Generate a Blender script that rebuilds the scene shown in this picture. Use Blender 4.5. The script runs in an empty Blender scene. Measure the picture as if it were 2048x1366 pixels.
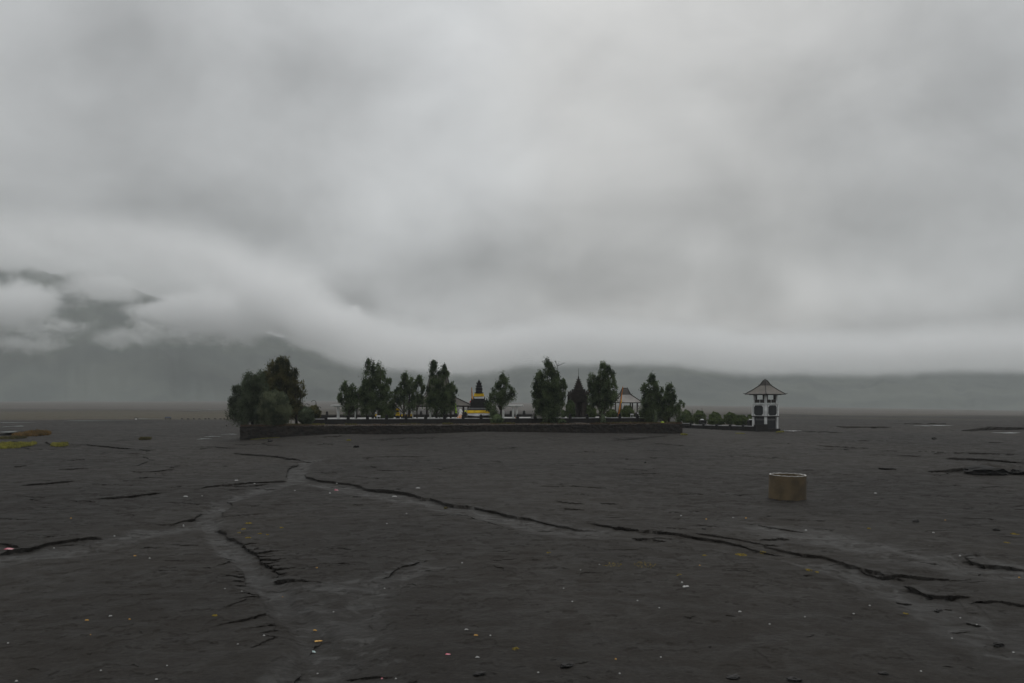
import bpy, bmesh, math, random
import numpy as np
from mathutils import Vector, Matrix

random.seed(7)
RNG = np.random.default_rng(11)
S = bpy.context.scene
COL = S.collection
PI = math.pi
# survey of the place: the camera stands 6 m above the sand, looking level along +Y
F = 1877.0; EYE = 6.0; HOR = 790.0; CX = 1024.0

# ------------------------------------------------------------------ camera
cam = bpy.data.cameras.new('camera'); co = bpy.data.objects.new('camera', cam); COL.objects.link(co)
co.location = (0, 0, EYE); co.rotation_euler = (PI/2, 0, 0)
cam.sensor_width = 36; cam.lens = 36*F/2048; cam.shift_y = 107/2048
cam.clip_start = .1; cam.clip_end = 30000
S.camera = co
S.view_settings.view_transform = 'Standard'; S.view_settings.look = 'None'
S.view_settings.exposure = 0; S.view_settings.gamma = 1
S.cycles.use_denoising = True
S.cycles.max_bounces = 16; S.cycles.volume_bounces = 12
S.cycles.diffuse_bounces = 3; S.cycles.glossy_bounces = 2; S.cycles.transparent_max_bounces = 8

# ------------------------------------------------------------------ node helpers
class X:
    """a socket with arithmetic, for writing shader maths as formulas"""
    def __init__(s, t, k): s.t = t; s.k = k
    def op(s, o, b=None, c=None, rev=False):
        n = s.t.nodes.new('ShaderNodeMath'); n.operation = o
        args = [s, b, c]
        if rev: args = [b, s, c]
        for i, a in enumerate(args):
            if a is None: continue
            if isinstance(a, X): s.t.links.new(a.k, n.inputs[i])
            else: n.inputs[i].default_value = float(a)
        return X(s.t, n.outputs[0])
    def __add__(s, b): return s.op('ADD', b)
    __radd__ = __add__
    def __mul__(s, b): return s.op('MULTIPLY', b)
    __rmul__ = __mul__
    def __sub__(s, b): return s.op('SUBTRACT', b)
    def __rsub__(s, b): return s.op('SUBTRACT', b, rev=True)
    def __truediv__(s, b): return s.op('DIVIDE', b)
    def remap(s, a, b, c=0., d=1., smooth=True):
        n = s.t.nodes.new('ShaderNodeMapRange'); n.interpolation_type = 'SMOOTHSTEP' if smooth else 'LINEAR'
        s.t.links.new(s.k, n.inputs[0])
        for i, v in enumerate((a, b, c, d)): 
            if isinstance(v, X): s.t.links.new(v.k, n.inputs[i+1])
            else: n.inputs[i+1].default_value = v
        return X(s.t, n.outputs[0])

def noise(t, vec, scale, detail=4, rough=.55, dist=0., out=0):
    n = t.nodes.new('ShaderNodeTexNoise'); n.inputs['Scale'].default_value = scale
    n.inputs['Detail'].default_value = detail; n.inputs['Roughness'].default_value = rough
    n.inputs['Distortion'].default_value = dist
    if vec is not None: t.links.new(vec, n.inputs['Vector'])
    return X(t, n.outputs[out])

def mapping(t, vec, scale=(1,1,1), loc=(0,0,0), rot=(0,0,0)):
    n = t.nodes.new('ShaderNodeMapping'); t.links.new(vec, n.inputs['Vector'])
    n.inputs['Scale'].default_value = scale; n.inputs['Location'].default_value = loc; n.inputs['Rotation'].default_value = rot
    return n.outputs[0]

def mixc(t, fac, a, b):
    n = t.nodes.new('ShaderNodeMix'); n.data_type = 'RGBA'
    if isinstance(fac, X): t.links.new(fac.k, n.inputs[0])
    else: n.inputs[0].default_value = fac
    for i, c in ((6, a), (7, b)):
        if isinstance(c, (tuple, list)): n.inputs[i].default_value = (*c[:3], 1)
        else: t.links.new(c, n.inputs[i])
    return n.outputs[2]

MATS = {}
def mat(name, a, b=None, rough=.85, scale=2., bump=0., bscale=8., spec=.3, transl=0., coord='Object', lo=.35, hi=.65, aniso=(1,1,1)):
    """a surface of two colours mingled by noise, with a little relief"""
    if name in MATS: return MATS[name]
    m = bpy.data.materials.new(name); m.use_nodes = True; t = m.node_tree
    p = t.nodes['Principled BSDF']; p.inputs['Roughness'].default_value = rough
    p.inputs['Specular IOR Level'].default_value = spec
    tc = t.nodes.new('ShaderNodeTexCoord'); v = mapping(t, tc.outputs[coord], aniso)
    b = b or tuple(x*.7 for x in a)
    f = noise(t, v, scale, 5).remap(lo, hi)
    t.links.new(mixc(t, f, a, b), p.inputs['Base Color'])
    if bump:
        bn = t.nodes.new('ShaderNodeBump'); bn.inputs['Strength'].default_value = bump; bn.inputs['Distance'].default_value = .05
        t.links.new(noise(t, v, bscale, 4).k, bn.inputs['Height']); t.links.new(bn.outputs[0], p.inputs['Normal'])
    MATS[name] = m
    return m

def leafmat(name, a, b, scale=.7):
    m = bpy.data.materials.new(name); m.use_nodes = True; t = m.node_tree; t.nodes.clear()
    o = t.nodes.new('ShaderNodeOutputMaterial'); d = t.nodes.new('ShaderNodeBsdfDiffuse'); tr = t.nodes.new('ShaderNodeBsdfTranslucent')
    tc = t.nodes.new('ShaderNodeTexCoord')
    f = noise(t, tc.outputs['Object'], scale, 5, .65).remap(.38, .62)
    c = mixc(t, f, a, b)
    t.links.new(c, d.inputs[0]); t.links.new(c, tr.inputs[0])
    mx = t.nodes.new('ShaderNodeMixShader'); mx.inputs[0].default_value = .3
    t.links.new(d.outputs[0], mx.inputs[1]); t.links.new(tr.outputs[0], mx.inputs[2]); t.links.new(mx.outputs[0], o.inputs[0])
    return m

# ------------------------------------------------------------------ object helpers
def tag(o, label=None, cat=None, group=None, kind=None):
    if label: o['label'] = label
    if cat: o['category'] = cat
    if group: o['group'] = group
    if kind: o['kind'] = kind
    return o
def thing(name, label, cat, loc=(0,0,0), rz=0., group=None):
    o = bpy.data.objects.new(name, None); COL.objects.link(o); o.empty_display_size = .3
    o.location = loc; o.rotation_euler = (0, 0, rz)
    return tag(o, label, cat, group)
def np_mesh(name, verts, faces, material, parent=None, smooth=False):
    """verts (n,3), faces (m,k) all of one size"""
    me = bpy.data.meshes.new(name); verts = np.asarray(verts, np.float32); faces = np.asarray(faces, np.int32)
    k = faces.shape[1]
    me.vertices.add(len(verts)); me.vertices.foreach_set('co', verts.ravel())
    me.loops.add(faces.size); me.loops.foreach_set('vertex_index', faces.ravel())
    me.polygons.add(len(faces)); me.polygons.foreach_set('loop_start', np.arange(0, faces.size, k, dtype=np.int32))
    me.update(calc_edges=True)
    if smooth: me.polygons.foreach_set('use_smooth', np.ones(len(faces), bool))
    me.materials.append(material)
    o = bpy.data.objects.new(name, me); COL.objects.link(o); o.parent = parent
    return o

class MB:
    """collects shapes into one mesh"""
    def __init__(s): s.v = []; s.f = []
    def add(s, v, f):
        n = len(s.v); s.v += [tuple(p) for p in v]; s.f += [tuple(i+n for i in q) for q in f]; return s
    def frustum(s, c, z0, z1, a0, a1=None, b0=None, b1=None, rz=0., c1=None):
        """square frustum, half widths a (x) and b (y) at bottom and top"""
        a1 = a0 if a1 is None else a1; b0 = a0 if b0 is None else b0; b1 = (b0*a1/a0 if a0 else b0) if b1 is None else b1
        c1 = c1 or c; v = []
        for (cx, cy), z, a, b in ((c, z0, a0, b0), (c1, z1, a1, b1)):
            for sx, sy in ((-1,-1), (1,-1), (1,1), (-1,1)):
                x, y = sx*a, sy*b
                v.append((cx+x*math.cos(rz)-y*math.sin(rz), cy+x*math.sin(rz)+y*math.cos(rz), z))
        return s.add(v, [(3,2,1,0), (4,5,6,7), (0,1,5,4), (1,2,6,5), (2,3,7,6), (3,0,4,7)])
    def box(s, x0, x1, y0, y1, z0, z1):
        return s.frustum(((x0+x1)/2, (y0+y1)/2), z0, z1, (x1-x0)/2, None, (y1-y0)/2)
    def tube(s, pts, radii, n=8, cap=True):
        pts = [Vector(p) for p in pts]; rings = []
        for i, p in enumerate(pts):
            d = (pts[min(i+1, len(pts)-1)]-pts[max(i-1, 0)]).normalized()
            u = d.cross(Vector((0, 1, 0)) if abs(d.y) < .9 else Vector((1, 0, 0))).normalized(); w = d.cross(u)
            r = radii[i] if isinstance(radii, (list, tuple)) else radii
            rings.append([p+(u*math.cos(2*PI*k/n)+w*math.sin(2*PI*k/n))*r for k in range(n)])
        v = [q for r in rings for q in r]; f = []
        for i in range(len(pts)-1):
            for k in range(n): f.append((i*n+k, i*n+(k+1) % n, (i+1)*n+(k+1) % n, (i+1)*n+k))
        if cap: f += [tuple(range(n-1, -1, -1)), tuple(range((len(pts)-1)*n, len(pts)*n))]
        return s.add(v, f)
    def lathe(s, prof, n=16, c=(0,0), wob=0.):
        v = []; f = []
        for r, z in prof:
            for k in range(n):
                a = 2*PI*k/n; rr = r*(1+wob*math.sin(3*a+z))
                v.append((c[0]+rr*math.cos(a), c[1]+rr*math.sin(a), z))
        for i in range(len(prof)-1):
            for k in range(n): f.append((i*n+k, i*n+(k+1) % n, (i+1)*n+(k+1) % n, (i+1)*n+k))
        f += [tuple(range(n-1, -1, -1)), tuple(range((len(prof)-1)*n, len(prof)*n))]
        return s.add(v, f)
    def sheet(s, grid):
        """rows of points"""
        n = len(grid[0]); v = [p for r in grid for p in r]
        f = [(i*n+j, i*n+j+1, (i+1)*n+j+1, (i+1)*n+j) for i in range(len(grid)-1) for j in range(n-1)]
        return s.add(v, f)
    def build(s, name, material, parent=None, bevel=0., smooth=False, jitter=0.):
        me = bpy.data.meshes.new(name); me.from_pydata(s.v, [], s.f); me.update()
        if jitter:
            for v in me.vertices: v.co += Vector((random.uniform(-1,1), random.uniform(-1,1), random.uniform(-1,1)))*jitter
        me.materials.append(material)
        o = bpy.data.objects.new(name, me); COL.objects.link(o); o.parent = parent
        if smooth: me.polygons.foreach_set('use_smooth', [True]*len(me.polygons))
        if bevel:
            b = o.modifiers.new('bevel', 'BEVEL'); b.width = bevel; b.segments = 2; b.limit_method = 'ANGLE'
        return o

# ------------------------------------------------------------------ survey of the temple terrace
def at(px, py, d): return Vector(((px-CX)/F*d, d, EYE-(py-HOR)/F*d))
P0 = Vector(((480-CX)/F*125.1, 125.1)); P1 = Vector(((1365-CX)/F*136., 136.))
U = (P1-P0).normalized(); NV = Vector((-U.y, U.x)); RZ = math.atan2(U.y, U.x)
def dist(px, v=0.):
    """distance of the line v metres behind the terrace edge, in the direction of px"""
    k = (px-CX)/F; o = P0+NV*v
    # (k*d,d) = o + U*s
    return (o.y*U.x-o.x*U.y)/(U.x-k*U.y)
def spot(px, v, z=0.):
    d = dist(px, v); return Vector(((px-CX)/F*d, d, z))
TZ = 1.8      # terrace level
CZ = 2.2      # court level
V_UP = 7.0    # upper wall behind the edge
V_FAR = 31.

# ------------------------------------------------------------------ numpy noise
def vnoise(x, y, seed=0):
    xi = np.floor(x).astype(np.int64); yi = np.floor(y).astype(np.int64); fx = x-xi; fy = y-yi
    fx = fx*fx*fx*(fx*(fx*6-15)+10); fy = fy*fy*fy*(fy*(fy*6-15)+10)
    def h(a, b):
        n = (a*374761393+b*668265263+seed*1442695041) & 0xffffffff
        n = ((n ^ (n >> 13))*1274126177) & 0xffffffff
        n = n ^ (n >> 16)
        return (n & 0xffff)/65535.0
    a = h(xi, yi); b = h(xi+1, yi); c = h(xi, yi+1); d = h(xi+1, yi+1)
    return (a+(b-a)*fx)+((c+(d-c)*fx)-(a+(b-a)*fx))*fy-.5
def fbm(x, y, o=4, seed=0, g=.5):
    r = 0; a = 1.
    for i in range(o):
        r = r+a*vnoise(x, y, seed+i*17); x = x*2.03+3.1; y = y*2.03-1.7; a *= g
    return r

# ================================================================== SKY
W = bpy.data.worlds.new('World'); S.world = W; W.use_nodes = True
t = W.node_tree; t.nodes.clear()
wo = t.nodes.new('ShaderNodeOutputWorld'); bg1 = t.nodes.new('ShaderNodeBackground'); bg2 = t.nodes.new('ShaderNodeBackground')
sky = t.nodes.new('ShaderNodeTexSky'); sky.sky_type = 'NISHITA'; sky.sun_disc = False
SUN_EL, SUN_AZ = math.radians(58), math.radians(20)
sky.sun_elevation = SUN_EL; sky.sun_rotation = SUN_AZ; sky.air_density = 1.5; sky.dust_density = 3
t.links.new(sky.outputs[0], bg1.inputs[0]); bg1.inputs[1].default_value = .1
tc = t.nodes.new('ShaderNodeTexCoord'); dirv = tc.outputs['Generated']
sp = t.nodes.new('ShaderNodeSeparateXYZ'); t.links.new(dirv, sp.inputs[0])
dx, dy, dz = (X(t, sp.outputs[i]) for i in range(3))
el = dz.op('ARCSINE')*(180/PI); azi = dx.op('ARCTAN2', dy)*(180/PI)
# the cloud deck seen in perspective: direction thrown on to a level sheet
den = dz.op('MAXIMUM', 0.)+.16
cb = t.nodes.new('ShaderNodeCombineXYZ')
t.links.new((dx/den).k, cb.inputs[0]); t.links.new((dy/den).k, cb.inputs[1])
n1 = noise(t, mapping(t, cb.outputs[0], (.7, .75, 1), (3.1, .4, 0), (0, 0, .6)), 1.0, 5, .5, .5)
n2 = noise(t, mapping(t, dirv, (1, 1, 1.5), (1.7, 5.2, 0.3), (0, .5, 0)), 4.6, 6, .52, .5)
n3 = noise(t, mapping(t, dirv, (1, 1, 1.35), (4.2, 2.2, 1.3)), 9.5, 6, .52, .4)
wa = noise(t, dirv, 4.5, 4, .5, 0, 0)-.5; wb = noise(t, mapping(t, dirv, (1,1,1), (9,3,7)), 4.5, 4, .5, 0, 0)-.5
aw = azi+wa*16; ew = el+wb*9
lum = el.remap(-2, 26, .383, .61, False)+el.remap(24, 75, 0, .75)
lum = lum+(n1-.5)*.28+(n2-.5)*.38+(n3-.5)*el.remap(13, 7, .16, .36)-el.remap(6, 0, 0, .13)
# banks and gaps of the deck: azimuth, elevation, half widths, brightness
for a0, e0, sa, se, k in ((3, 22, 7, 6, .075), (-4.5, 12.5, 6, 3.4, .075), (-21,6,10,3,-.03),(-20,20,9,6,-.05),(1, 9.5, 6, 2, .02), (13.5, 11.5, 3.5, 1.6, -.05), (-20.5, 9.6, 2.4, 1.3, -.06),
                           (3, 7.2, 11, 1.8, -.10),(-22,10.5,8,4,-.075), (-10.5, 6, 3, 1.3, -.02), (22, 9.3, 5, 2.2, -.07), (26, 5, 2, 2, .03), (13, 4.4, 10, 2.0, .075), (23.6, 4.6, 2, 1.3, .05),
                           (-22, 18, 7, 3, -.045), (-27, 13, 4, 3, .03), (-12, 19.5, 4, 3, -.05), (21, 14, 4, 2.5, -.04), (12, 18, 4, 3.5, .03),
                           (-16, 13, 4, 2, .03), (-14, 8.2, 4, 1.5, .03), (26, 18, 4, 5, -.05), (6, 14, 4, 3, .03)):
    qa = (aw-a0)/sa; qe = (ew-e0)/se
    lum = lum+((qa*qa+qe*qe)*-1).op('EXPONENT')*(k*1.5)
tint = el.remap(4, 24, 0, 1)
warm = (aw.remap(-5, 6)*aw.remap(30, 14))
cc = mixc(t, warm, (.975, .995, 1.005), (1.0, 1.0, .985))
vm = t.nodes.new('ShaderNodeVectorMath'); vm.operation = 'SCALE'; t.links.new(cc, vm.inputs[0]); t.links.new(lum.k, vm.inputs['Scale'])
t.links.new(vm.outputs[0], bg2.inputs[0]); bg2.inputs[1].default_value = 1.0
mx = t.nodes.new('ShaderNodeMixShader'); mx.inputs[0].default_value = .97      # nearly closed cloud cover
t.links.new(bg1.outputs[0], mx.inputs[1]); t.links.new(bg2.outputs[0], mx.inputs[2]); t.links.new(mx.outputs[0], wo.inputs[0])

sun = bpy.data.lights.new('sun', 'SUN'); sun.energy = .5; sun.angle = math.radians(30); sun.color = (1, .97, .93)
so = bpy.data.objects.new('sun', sun); COL.objects.link(so)
sd = Vector((math.sin(SUN_AZ)*math.cos(SUN_EL), math.cos(SUN_AZ)*math.cos(SUN_EL), math.sin(SUN_EL)))
so.rotation_euler = (-sd).to_track_quat('-Z', 'Y').to_euler(); so.location = (0, 0, 60)

# ================================================================== AIR
def boxmesh(name, a, b, m):
    o = MB().box(a[0], b[0], a[1], b[1], a[2], b[2]).build(name, m); return o
hm = bpy.data.materials.new('moist_air'); hm.use_nodes = True; t = hm.node_tree; t.nodes.clear()
o_ = t.nodes.new('ShaderNodeOutputMaterial'); pv = t.nodes.new('ShaderNodeVolumePrincipled')
pv.inputs['Density'].default_value = .00016; pv.inputs['Color'].default_value = (.78, .81, .82, 1)
t.links.new(pv.outputs[0], o_.inputs['Volume'])
tag(boxmesh('haze', (-6200, -160, -48), (6200, 3080, 512), hm), 'thin grey rain haze filling the air over the sand plain', 'haze', kind='stuff')

cm = bpy.data.materials.new('cloud_vapour'); cm.use_nodes = True; t = cm.node_tree; t.nodes.clear()
o_ = t.nodes.new('ShaderNodeOutputMaterial'); pv = t.nodes.new('ShaderNodeVolumePrincipled'); pv.inputs['Color'].default_value = (.99, .99, .99, 1)
t.links.new(pv.outputs[0], o_.inputs['Volume'])
g = t.nodes.new('ShaderNodeNewGeometry'); sp = t.nodes.new('ShaderNodeSeparateXYZ'); t.links.new(g.outputs['Position'], sp.inputs[0])
gx, gy, gz = (X(t, sp.outputs[i])*(1/2.3) for i in range(3))      # noted down at a smaller survey scale
q_ = mapping(t, g.outputs['Position'], (1/2.3, 1/2.3, 1/2.3))
def curve(src, a, b, pts):
    """piecewise function of src between a and b, values given over 0..200 m"""
    n = t.nodes.new('ShaderNodeFloatCurve'); c = n.mapping.curves[0]
    q = src.remap(a, b, 0, 1, False); t.links.new(q.k, n.inputs['Value'])
    pts = [((x-a)/(b-a), y) for x, y in pts]
    c.points[0].location = pts[0]; c.points[1].location = pts[-1]
    for p in pts[1:-1]: c.points.new(*p)
    for p in c.points: p.handle_type = 'VECTOR'
    n.mapping.update()
    return X(t, n.outputs[0])
xr = gx/gy
zb = curve(xr, -.7, .7, [(-.7, .80), (-.55, .775), (-.44, .71), (-.36, .60), (-.31, .49), (-.265, .37), (-.21, .285), (-.175, .205), (-.07, .10), (.05, .17), (.15, .15), (.25, .11), (.4, .105), (.5, .12), (.7, .12)])*200
patch = curve(xr, -.7, .7, [(-.7, .42), (-.55, .42), (-.42, .42), (-.33, .36), (-.25, .32), (-.17, .25), (-.08, .12), (.1, .06), (.3, .07), (.55, .08), (.7, .1)])
na = noise(t, mapping(t, q_, (1, .8, 1.5), (40, 0, 0)), .0085, 5, .5, .3)
nb = noise(t, mapping(t, q_, (1, 1, 1.3), (7, 90, 0)), .034, 5, .62, .6)
fld = gz-zb+(na-.5)*patch*330+(nb-.5)*patch*80+(nb-.5)*10
deep = xr.remap(-.12, -.24)          # deep bank on the left mountain, a thin veil along the ridge elsewhere
dens = fld.remap(0, 22)*.020*fld.remap(deep*30+58, deep*10+24)*nb.remap(.36, .58, .62, 1.12)*gz.remap(200, 152)
# separate puffs against the left hillside: bearing, height, half widths, density
wx = gx+(na-.5)*120+(nb-.5)*90; wz = gz+(nb-.5)*55+(na-.5)*30
for kx, hz_, sx_, sz_, k in ((-.335, 84, 66, 27, .05), (-.54, 96, 50, 24, .04), (-.44, 112, 54, 14, .02), (-.26, 100, 40, 24, .035), (-.29, 72, 46, 14, .02), (-.41, 64, 30, 10, .012), (-.52, 56, 34, 12, .012), (-.2, 78, 50, 20, .03), (-.235, 88, 26, 13, .03), (-.49, 74, 26, 8, .012), (-.385, 92, 30, 9, .014)):
    qx = (wx-kx*985)/sx_; qz = (wz-hz_)/sz_; qy = (gy-985)/62
    dens = dens+((qx*qx+qz*qz+qy*qy)*-1).op('EXPONENT').remap(.3, .85)*(k*1.7)
dens = dens*(1/2.3)
t.links.new(dens.k, pv.inputs['Density'])
cm.cycles.volume_step_rate = .35
tag(boxmesh('low_cloud', (-2300, 2080, 24), (2300, 2890, 495), cm), 'low grey cloud bank hanging on the far hills and hiding their tops', 'cloud', kind='stuff')

# ================================================================== HILLS
def hills():
    tz = np.tan(np.radians(np.linspace(-52, 52, 420))); px = CX+F*tz
    ridge = np.interp(px, [-1200, -400, 0, 200, 450, 750, 850, 950, 1050, 1150, 1300, 1500, 1700, 1900, 2048, 2600, 4000],
                      [505, 512, 522, 572, 645, 726, 744, 742, 722, 713, 715, 726, 730, 722, 724, 700, 680])
    R = 60; tt = np.linspace(0, 1, R)[:, None]
    D = 1890+tt*1100
    zt = (EYE+(HOR-ridge)/F*2990)[None, :]
    x = D*tz[None, :]; y = np.repeat(D, len(px), 1)
    prof = np.where(tt < .92, (tt/.92)**1.15, 1-(tt-.92)*1.5)
    gul = fbm(px[None, :]*.016+tt*.5, tt*1.2+0*px[None, :], 4, 3)
    z = -46+(zt+46)*prof+gul*(zt*.30+20)*prof*(1-prof*.85)*1.6+fbm(x*.012, y*.012, 4, 9)*20*prof*(1-.7*tt)+fbm(px[None,:]*.03, 0*px[None,:], 4, 31)*7*(tt>.9)
    v = np.stack([x, y, z], -1).reshape(-1, 3); n = len(px)
    i, j = np.meshgrid(np.arange(R-1), np.arange(n-1), indexing='ij'); a = (i*n+j).ravel()
    m = mat('hazed_hill_scrub', (.088, .100, .084), (.052, .064, .056), .95, .005, coord='Object', bump=.6, bscale=.05)  # scrub colours lightened to stand in for part of the distance haze
    return tag(np_mesh('hills', v, np.stack([a, a+1, a+n+1, a+n], -1), m, smooth=True), 'green grey crater wall far behind the temple, its top lost in cloud', 'hills', kind='structure')
hills()

# ================================================================== GROUND
# scarps and runnels: polylines (survey pixels), step height in pixels; the ground is higher on the left of travel
SC = []
def sc(h, *p, k='step', w=13): SC.append((h, p, k, w))
sc(4, (455,905),(500,908),(560,913),(605,919),(640,921)); sc(3, (418,891),(443,895),(479,895))
sc(4, (395,978),(410,974),(440,970),(490,966),(540,962),(578,958)); sc(4, (578,958),(572,948),(575,935),(600,922))
sc(3, (455,972),(490,970),(545,966))
sc(6, (605,944),(612,953),(640,960),(700,967),(740,976),(790,982),(830,988),(870,999),(900,1007),(960,1017),(1000,1024),(1040,1033),(1080,1043),(1120,1051),(1160,1056),(1210,1060))
sc(7, (1165,1046),(1200,1051),(1230,1055),(1290,1062),(1340,1068),(1400,1076),(1450,1083),(1480,1090),(1530,1102),(1575,1108))
sc(4, (1260,1074),(1300,1077),(1335,1081)); sc(4, (1380,1068),(1440,1075),(1480,1081),(1530,1091),(1565,1093))
sc(7, (1500,1088),(1560,1100),(1600,1106),(1650,1113),(1700,1128),(1740,1138),(1780,1148),(1815,1158))
sc(9, (1808,1164),(1838,1177),(1862,1188),(1891,1192),(1945,1195)); sc(6, (1936,1205),(1974,1202),(2004,1204),(2060,1213))
sc(6, (1715,1133),(1755,1146),(1796,1150),(1841,1154),(1915,1160)); sc(9, (1927,1113),(1945,1122),(1968,1128),(1992,1130),(2022,1133),(2060,1140))
sc(4, (1790,1201),(1826,1200)); sc(3, (1894,1260),(1942,1257)); sc(4, (1868,1216),(1882,1220)); sc(3, (1888,1213),(1906,1217)); sc(4, (1930,1237),(1965,1247))
sc(3, (1485,1045),(1529,1051),(1582,1060),(1630,1066)); sc(4, (1517,1080),(1559,1077),(1582,1079))
sc(9, (-20,1112),(0,1108),(20,1101),(60,1095),(100,1086),(150,1079),(190,1075),(215,1076)); sc(4, (-10,1087),(30,1091),(40,1097))
sc(4, (305,1050),(343,1050),(368,1041),(394,1030),(409,1024))
sc(3, (475,987),(457,994),(465,1006),(457,1019),(432,1036),(419,1045))
sc(5, (419,1054),(438,1059),(456,1070),(474,1081),(489,1089),(507,1101),(522,1115),(535,1129),(550,1138),(556,1157))
for p, h_ in (([(489,1089),(528,1087)], 3), ([(504,1098),(526,1095)], 2.5), ([(517,1105),(540,1102),(585,1101)], 4), ([(522,1113),(565,1112)], 3), ([(528,1118),(555,1119),(590,1113)], 5), ([(535,1127),(575,1120)], 4),
          ([(541,1132),(572,1129)], 2.5), ([(550,1137),(575,1135),(605,1132)], 5.5), ([(555,1148),(590,1143)], 3), ([(554,1156),(583,1159),(636,1162),(670,1168)], 6)):
    sc(h_*1.45, *p, k='ribA')
for p, h_ in (([(420,1137),(457,1121)], 3), ([(465,1142),(484,1139)], 2.5), ([(468,1146),(485,1143)], 3), ([(420,1156),(455,1150),(487,1148)], 4.5), ([(455,1167),(488,1158)], 3.5), ([(458,1174),(492,1166)], 4.5),
          ([(450,1190),(480,1186),(515,1183)], 4.5), ([(465,1203),(513,1192)], 3.5), ([(430,1225),(490,1201)], 2.5), ([(400,1262),(440,1250),(495,1238),(532,1227)], 5.5), ([(480,1259),(549,1247)], 4), ([(505,1269),(551,1259)], 3), ([(470,1300),(515,1287),(547,1274)], 4)):
    sc(h_*1.45, *p, k='ribB')
sc(4, (550,1274),(550,1248),(532,1228),(517,1183),(490,1168),(487,1152),(482,1136),(457,1121))
sc(4, (755,1158),(775,1152),(790,1138),(805,1130),(825,1126),(855,1119)); sc(3, (744,1205),(748,1221),(746,1234),(738,1246),(746,1256))
sc(3, (616,1300),(629,1277),(641,1269),(644,1254)); sc(5, (583,1363),(590,1348),(600,1330)); sc(4, (687,1344),(735,1348),(786,1350))
sc(3, (852,1020),(900,1023),(928,1027),(971,1040),(999,1051),(1010,1056)); sc(3, (978,1128),(991,1133),(1008,1136),(1016,1146))
sc(3, (1104,1002),(1141,1005),(1178,1007)); sc(3, (1195,1005),(1243,1008)); sc(3, (1124,1017),(1172,1021)); sc(2, (1070,972),(1141,970),(1197,973))
sc(4, (163,891),(216,893),(272,897)); sc(3, (273,899),(307,901)); sc(3, (279,912),(300,917),(320,917)); sc(3, (249,932),(274,930),(300,918))
sc(3, (262,945),(305,942),(355,937)); sc(3, (109,938),(183,937)); sc(3, (132,920),(180,919)); sc(3, (25,932),(58,931)); sc(4, (38,972),(102,966),(152,962))
sc(5, (188,998),(236,994),(279,988),(335,983)); sc(3, (274,955),(300,953)); sc(3, (1624,891),(1692,895),(1752,898)); sc(3, (1772,913),(1850,914))
sc(4, (1882,918),(1960,920),(2060,929)); sc(3, (1811,903),(2060,911)); sc(4, (1752,937),(1796,940)); sc(4, (1850,945),(1930,947))
sc(3, (1590,862),(1640,864),(1700,865)); sc(4, (1666,854),(1730,855),(1790,855)); sc(4, (1796,845),(1850,844),(1900,846)); sc(6, (1918,862),(1980,858),(2070,858))
sc(3, (700,879),(760,877),(840,878)); sc(2, (640,883),(690,882)); sc(3, (985,869),(1060,873),(1150,873),(1300,875))
rr = random.Random(5)
for _ in range(210):
    p = 60+rr.random()**1.2*330; x = rr.uniform(-60, 2110); L = rr.uniform(20, 150)*(.45+60/p); s = rr.uniform(-.06, .06)
    if 560 < HOR+p < 880: continue
    pts = []; n = rr.randint(3, 5)
    for i in range(n): pts.append((x+L*i/(n-1), HOR+p+s*L*i/(n-1)+rr.uniform(-1, 1)*1.4))
    sc(rr.uniform(.5, 1.7), *pts, w=18)
for _ in range(36):
    p = rr.uniform(300, 575); x = rr.uniform(0, 2048); L = rr.uniform(10, 36)
    sc(rr.uniform(1., 2.6), (x, HOR+p), (x+L*.5, HOR+p+rr.uniform(-3, 3)), (x+L, HOR+p+rr.uniform(-4, 4)), w=10)
CH = [  # silty beds: polyline with half widths in metres and depth
    ([(640,915),(600,925),(590,945),(592,965)], .8, .10), ([(592,962),(520,980),(450,1000),(425,1025),(412,1050)], .75, .09),
    ([(405,1035),(428,1062),(452,1088),(482,1112),(518,1150),(545,1185),(580,1218),(610,1255),(645,1310),(660,1390)], .62, .13),
    ([(592,962),(700,975),(830,1000),(950,1025),(1100,1058),(1250,1072)], 1.3, .08), ([(1560,1112),(1700,1140),(1850,1200),(1950,1250),(2080,1330)], 1.0, .08),
    ([(860,1120),(790,1150),(740,1190),(700,1260),(660,1340)], .9, .05), ([(420,1050),(300,1062),(150,1095),(-40,1125)], 1.4, .08),
    ([(1500,1050),(1700,1085),(1900,1120),(2080,1160)], 1.6, .05)]
CH.append(([(575,1190),(640,1235),(672,1290),(660,1390)], 1.25, .05)); CH.append(([(660,1160),(720,1180),(800,1165)], 1.2, .03))
def gpt(p): d = EYE*F/(p[1]-HOR); return ((p[0]-CX)/F*d, d)
def polydist(px, py, pts):
    best = np.full(px.shape, 1e9); sg = np.zeros(px.shape); arc = np.zeros(px.shape); nx = np.zeros(px.shape); ny = np.zeros(px.shape); ext = np.zeros(px.shape)
    L = 0.; seg = [math.dist(a, b) for a, b in zip(pts[:-1], pts[1:])]; tot = sum(seg)
    for (a, b), l in zip(zip(pts[:-1], pts[1:]), seg):
        ux, uy = (b[0]-a[0])/l, (b[1]-a[1])/l
        s = np.clip((px-a[0])*ux+(py-a[1])*uy, 0, l); qx = px-a[0]-s*ux; qy = py-a[1]-s*uy
        d = np.hypot(qx, qy); m = d < best
        best[m] = d[m]; ext[m] = np.maximum(0, np.maximum(-((px-a[0])*ux+(py-a[1])*uy), (px-a[0])*ux+(py-a[1])*uy-l))[m]; sg[m] = np.where(-uy*qx+ux*qy >= 0, 1, -1)[m]; arc[m] = ((L+s)/tot)[m]; nx[m] = -uy; ny[m] = ux
        L += l
    return best, sg, arc, nx, ny, ext
WALL_Z = ([300,480,560,664,840,919,975,1058,1198,1365,1420,1500,1600], [-.05,-.05,.33,.72,.66,.80,.92,.82,.62,.42,.25,.1,0])
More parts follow.
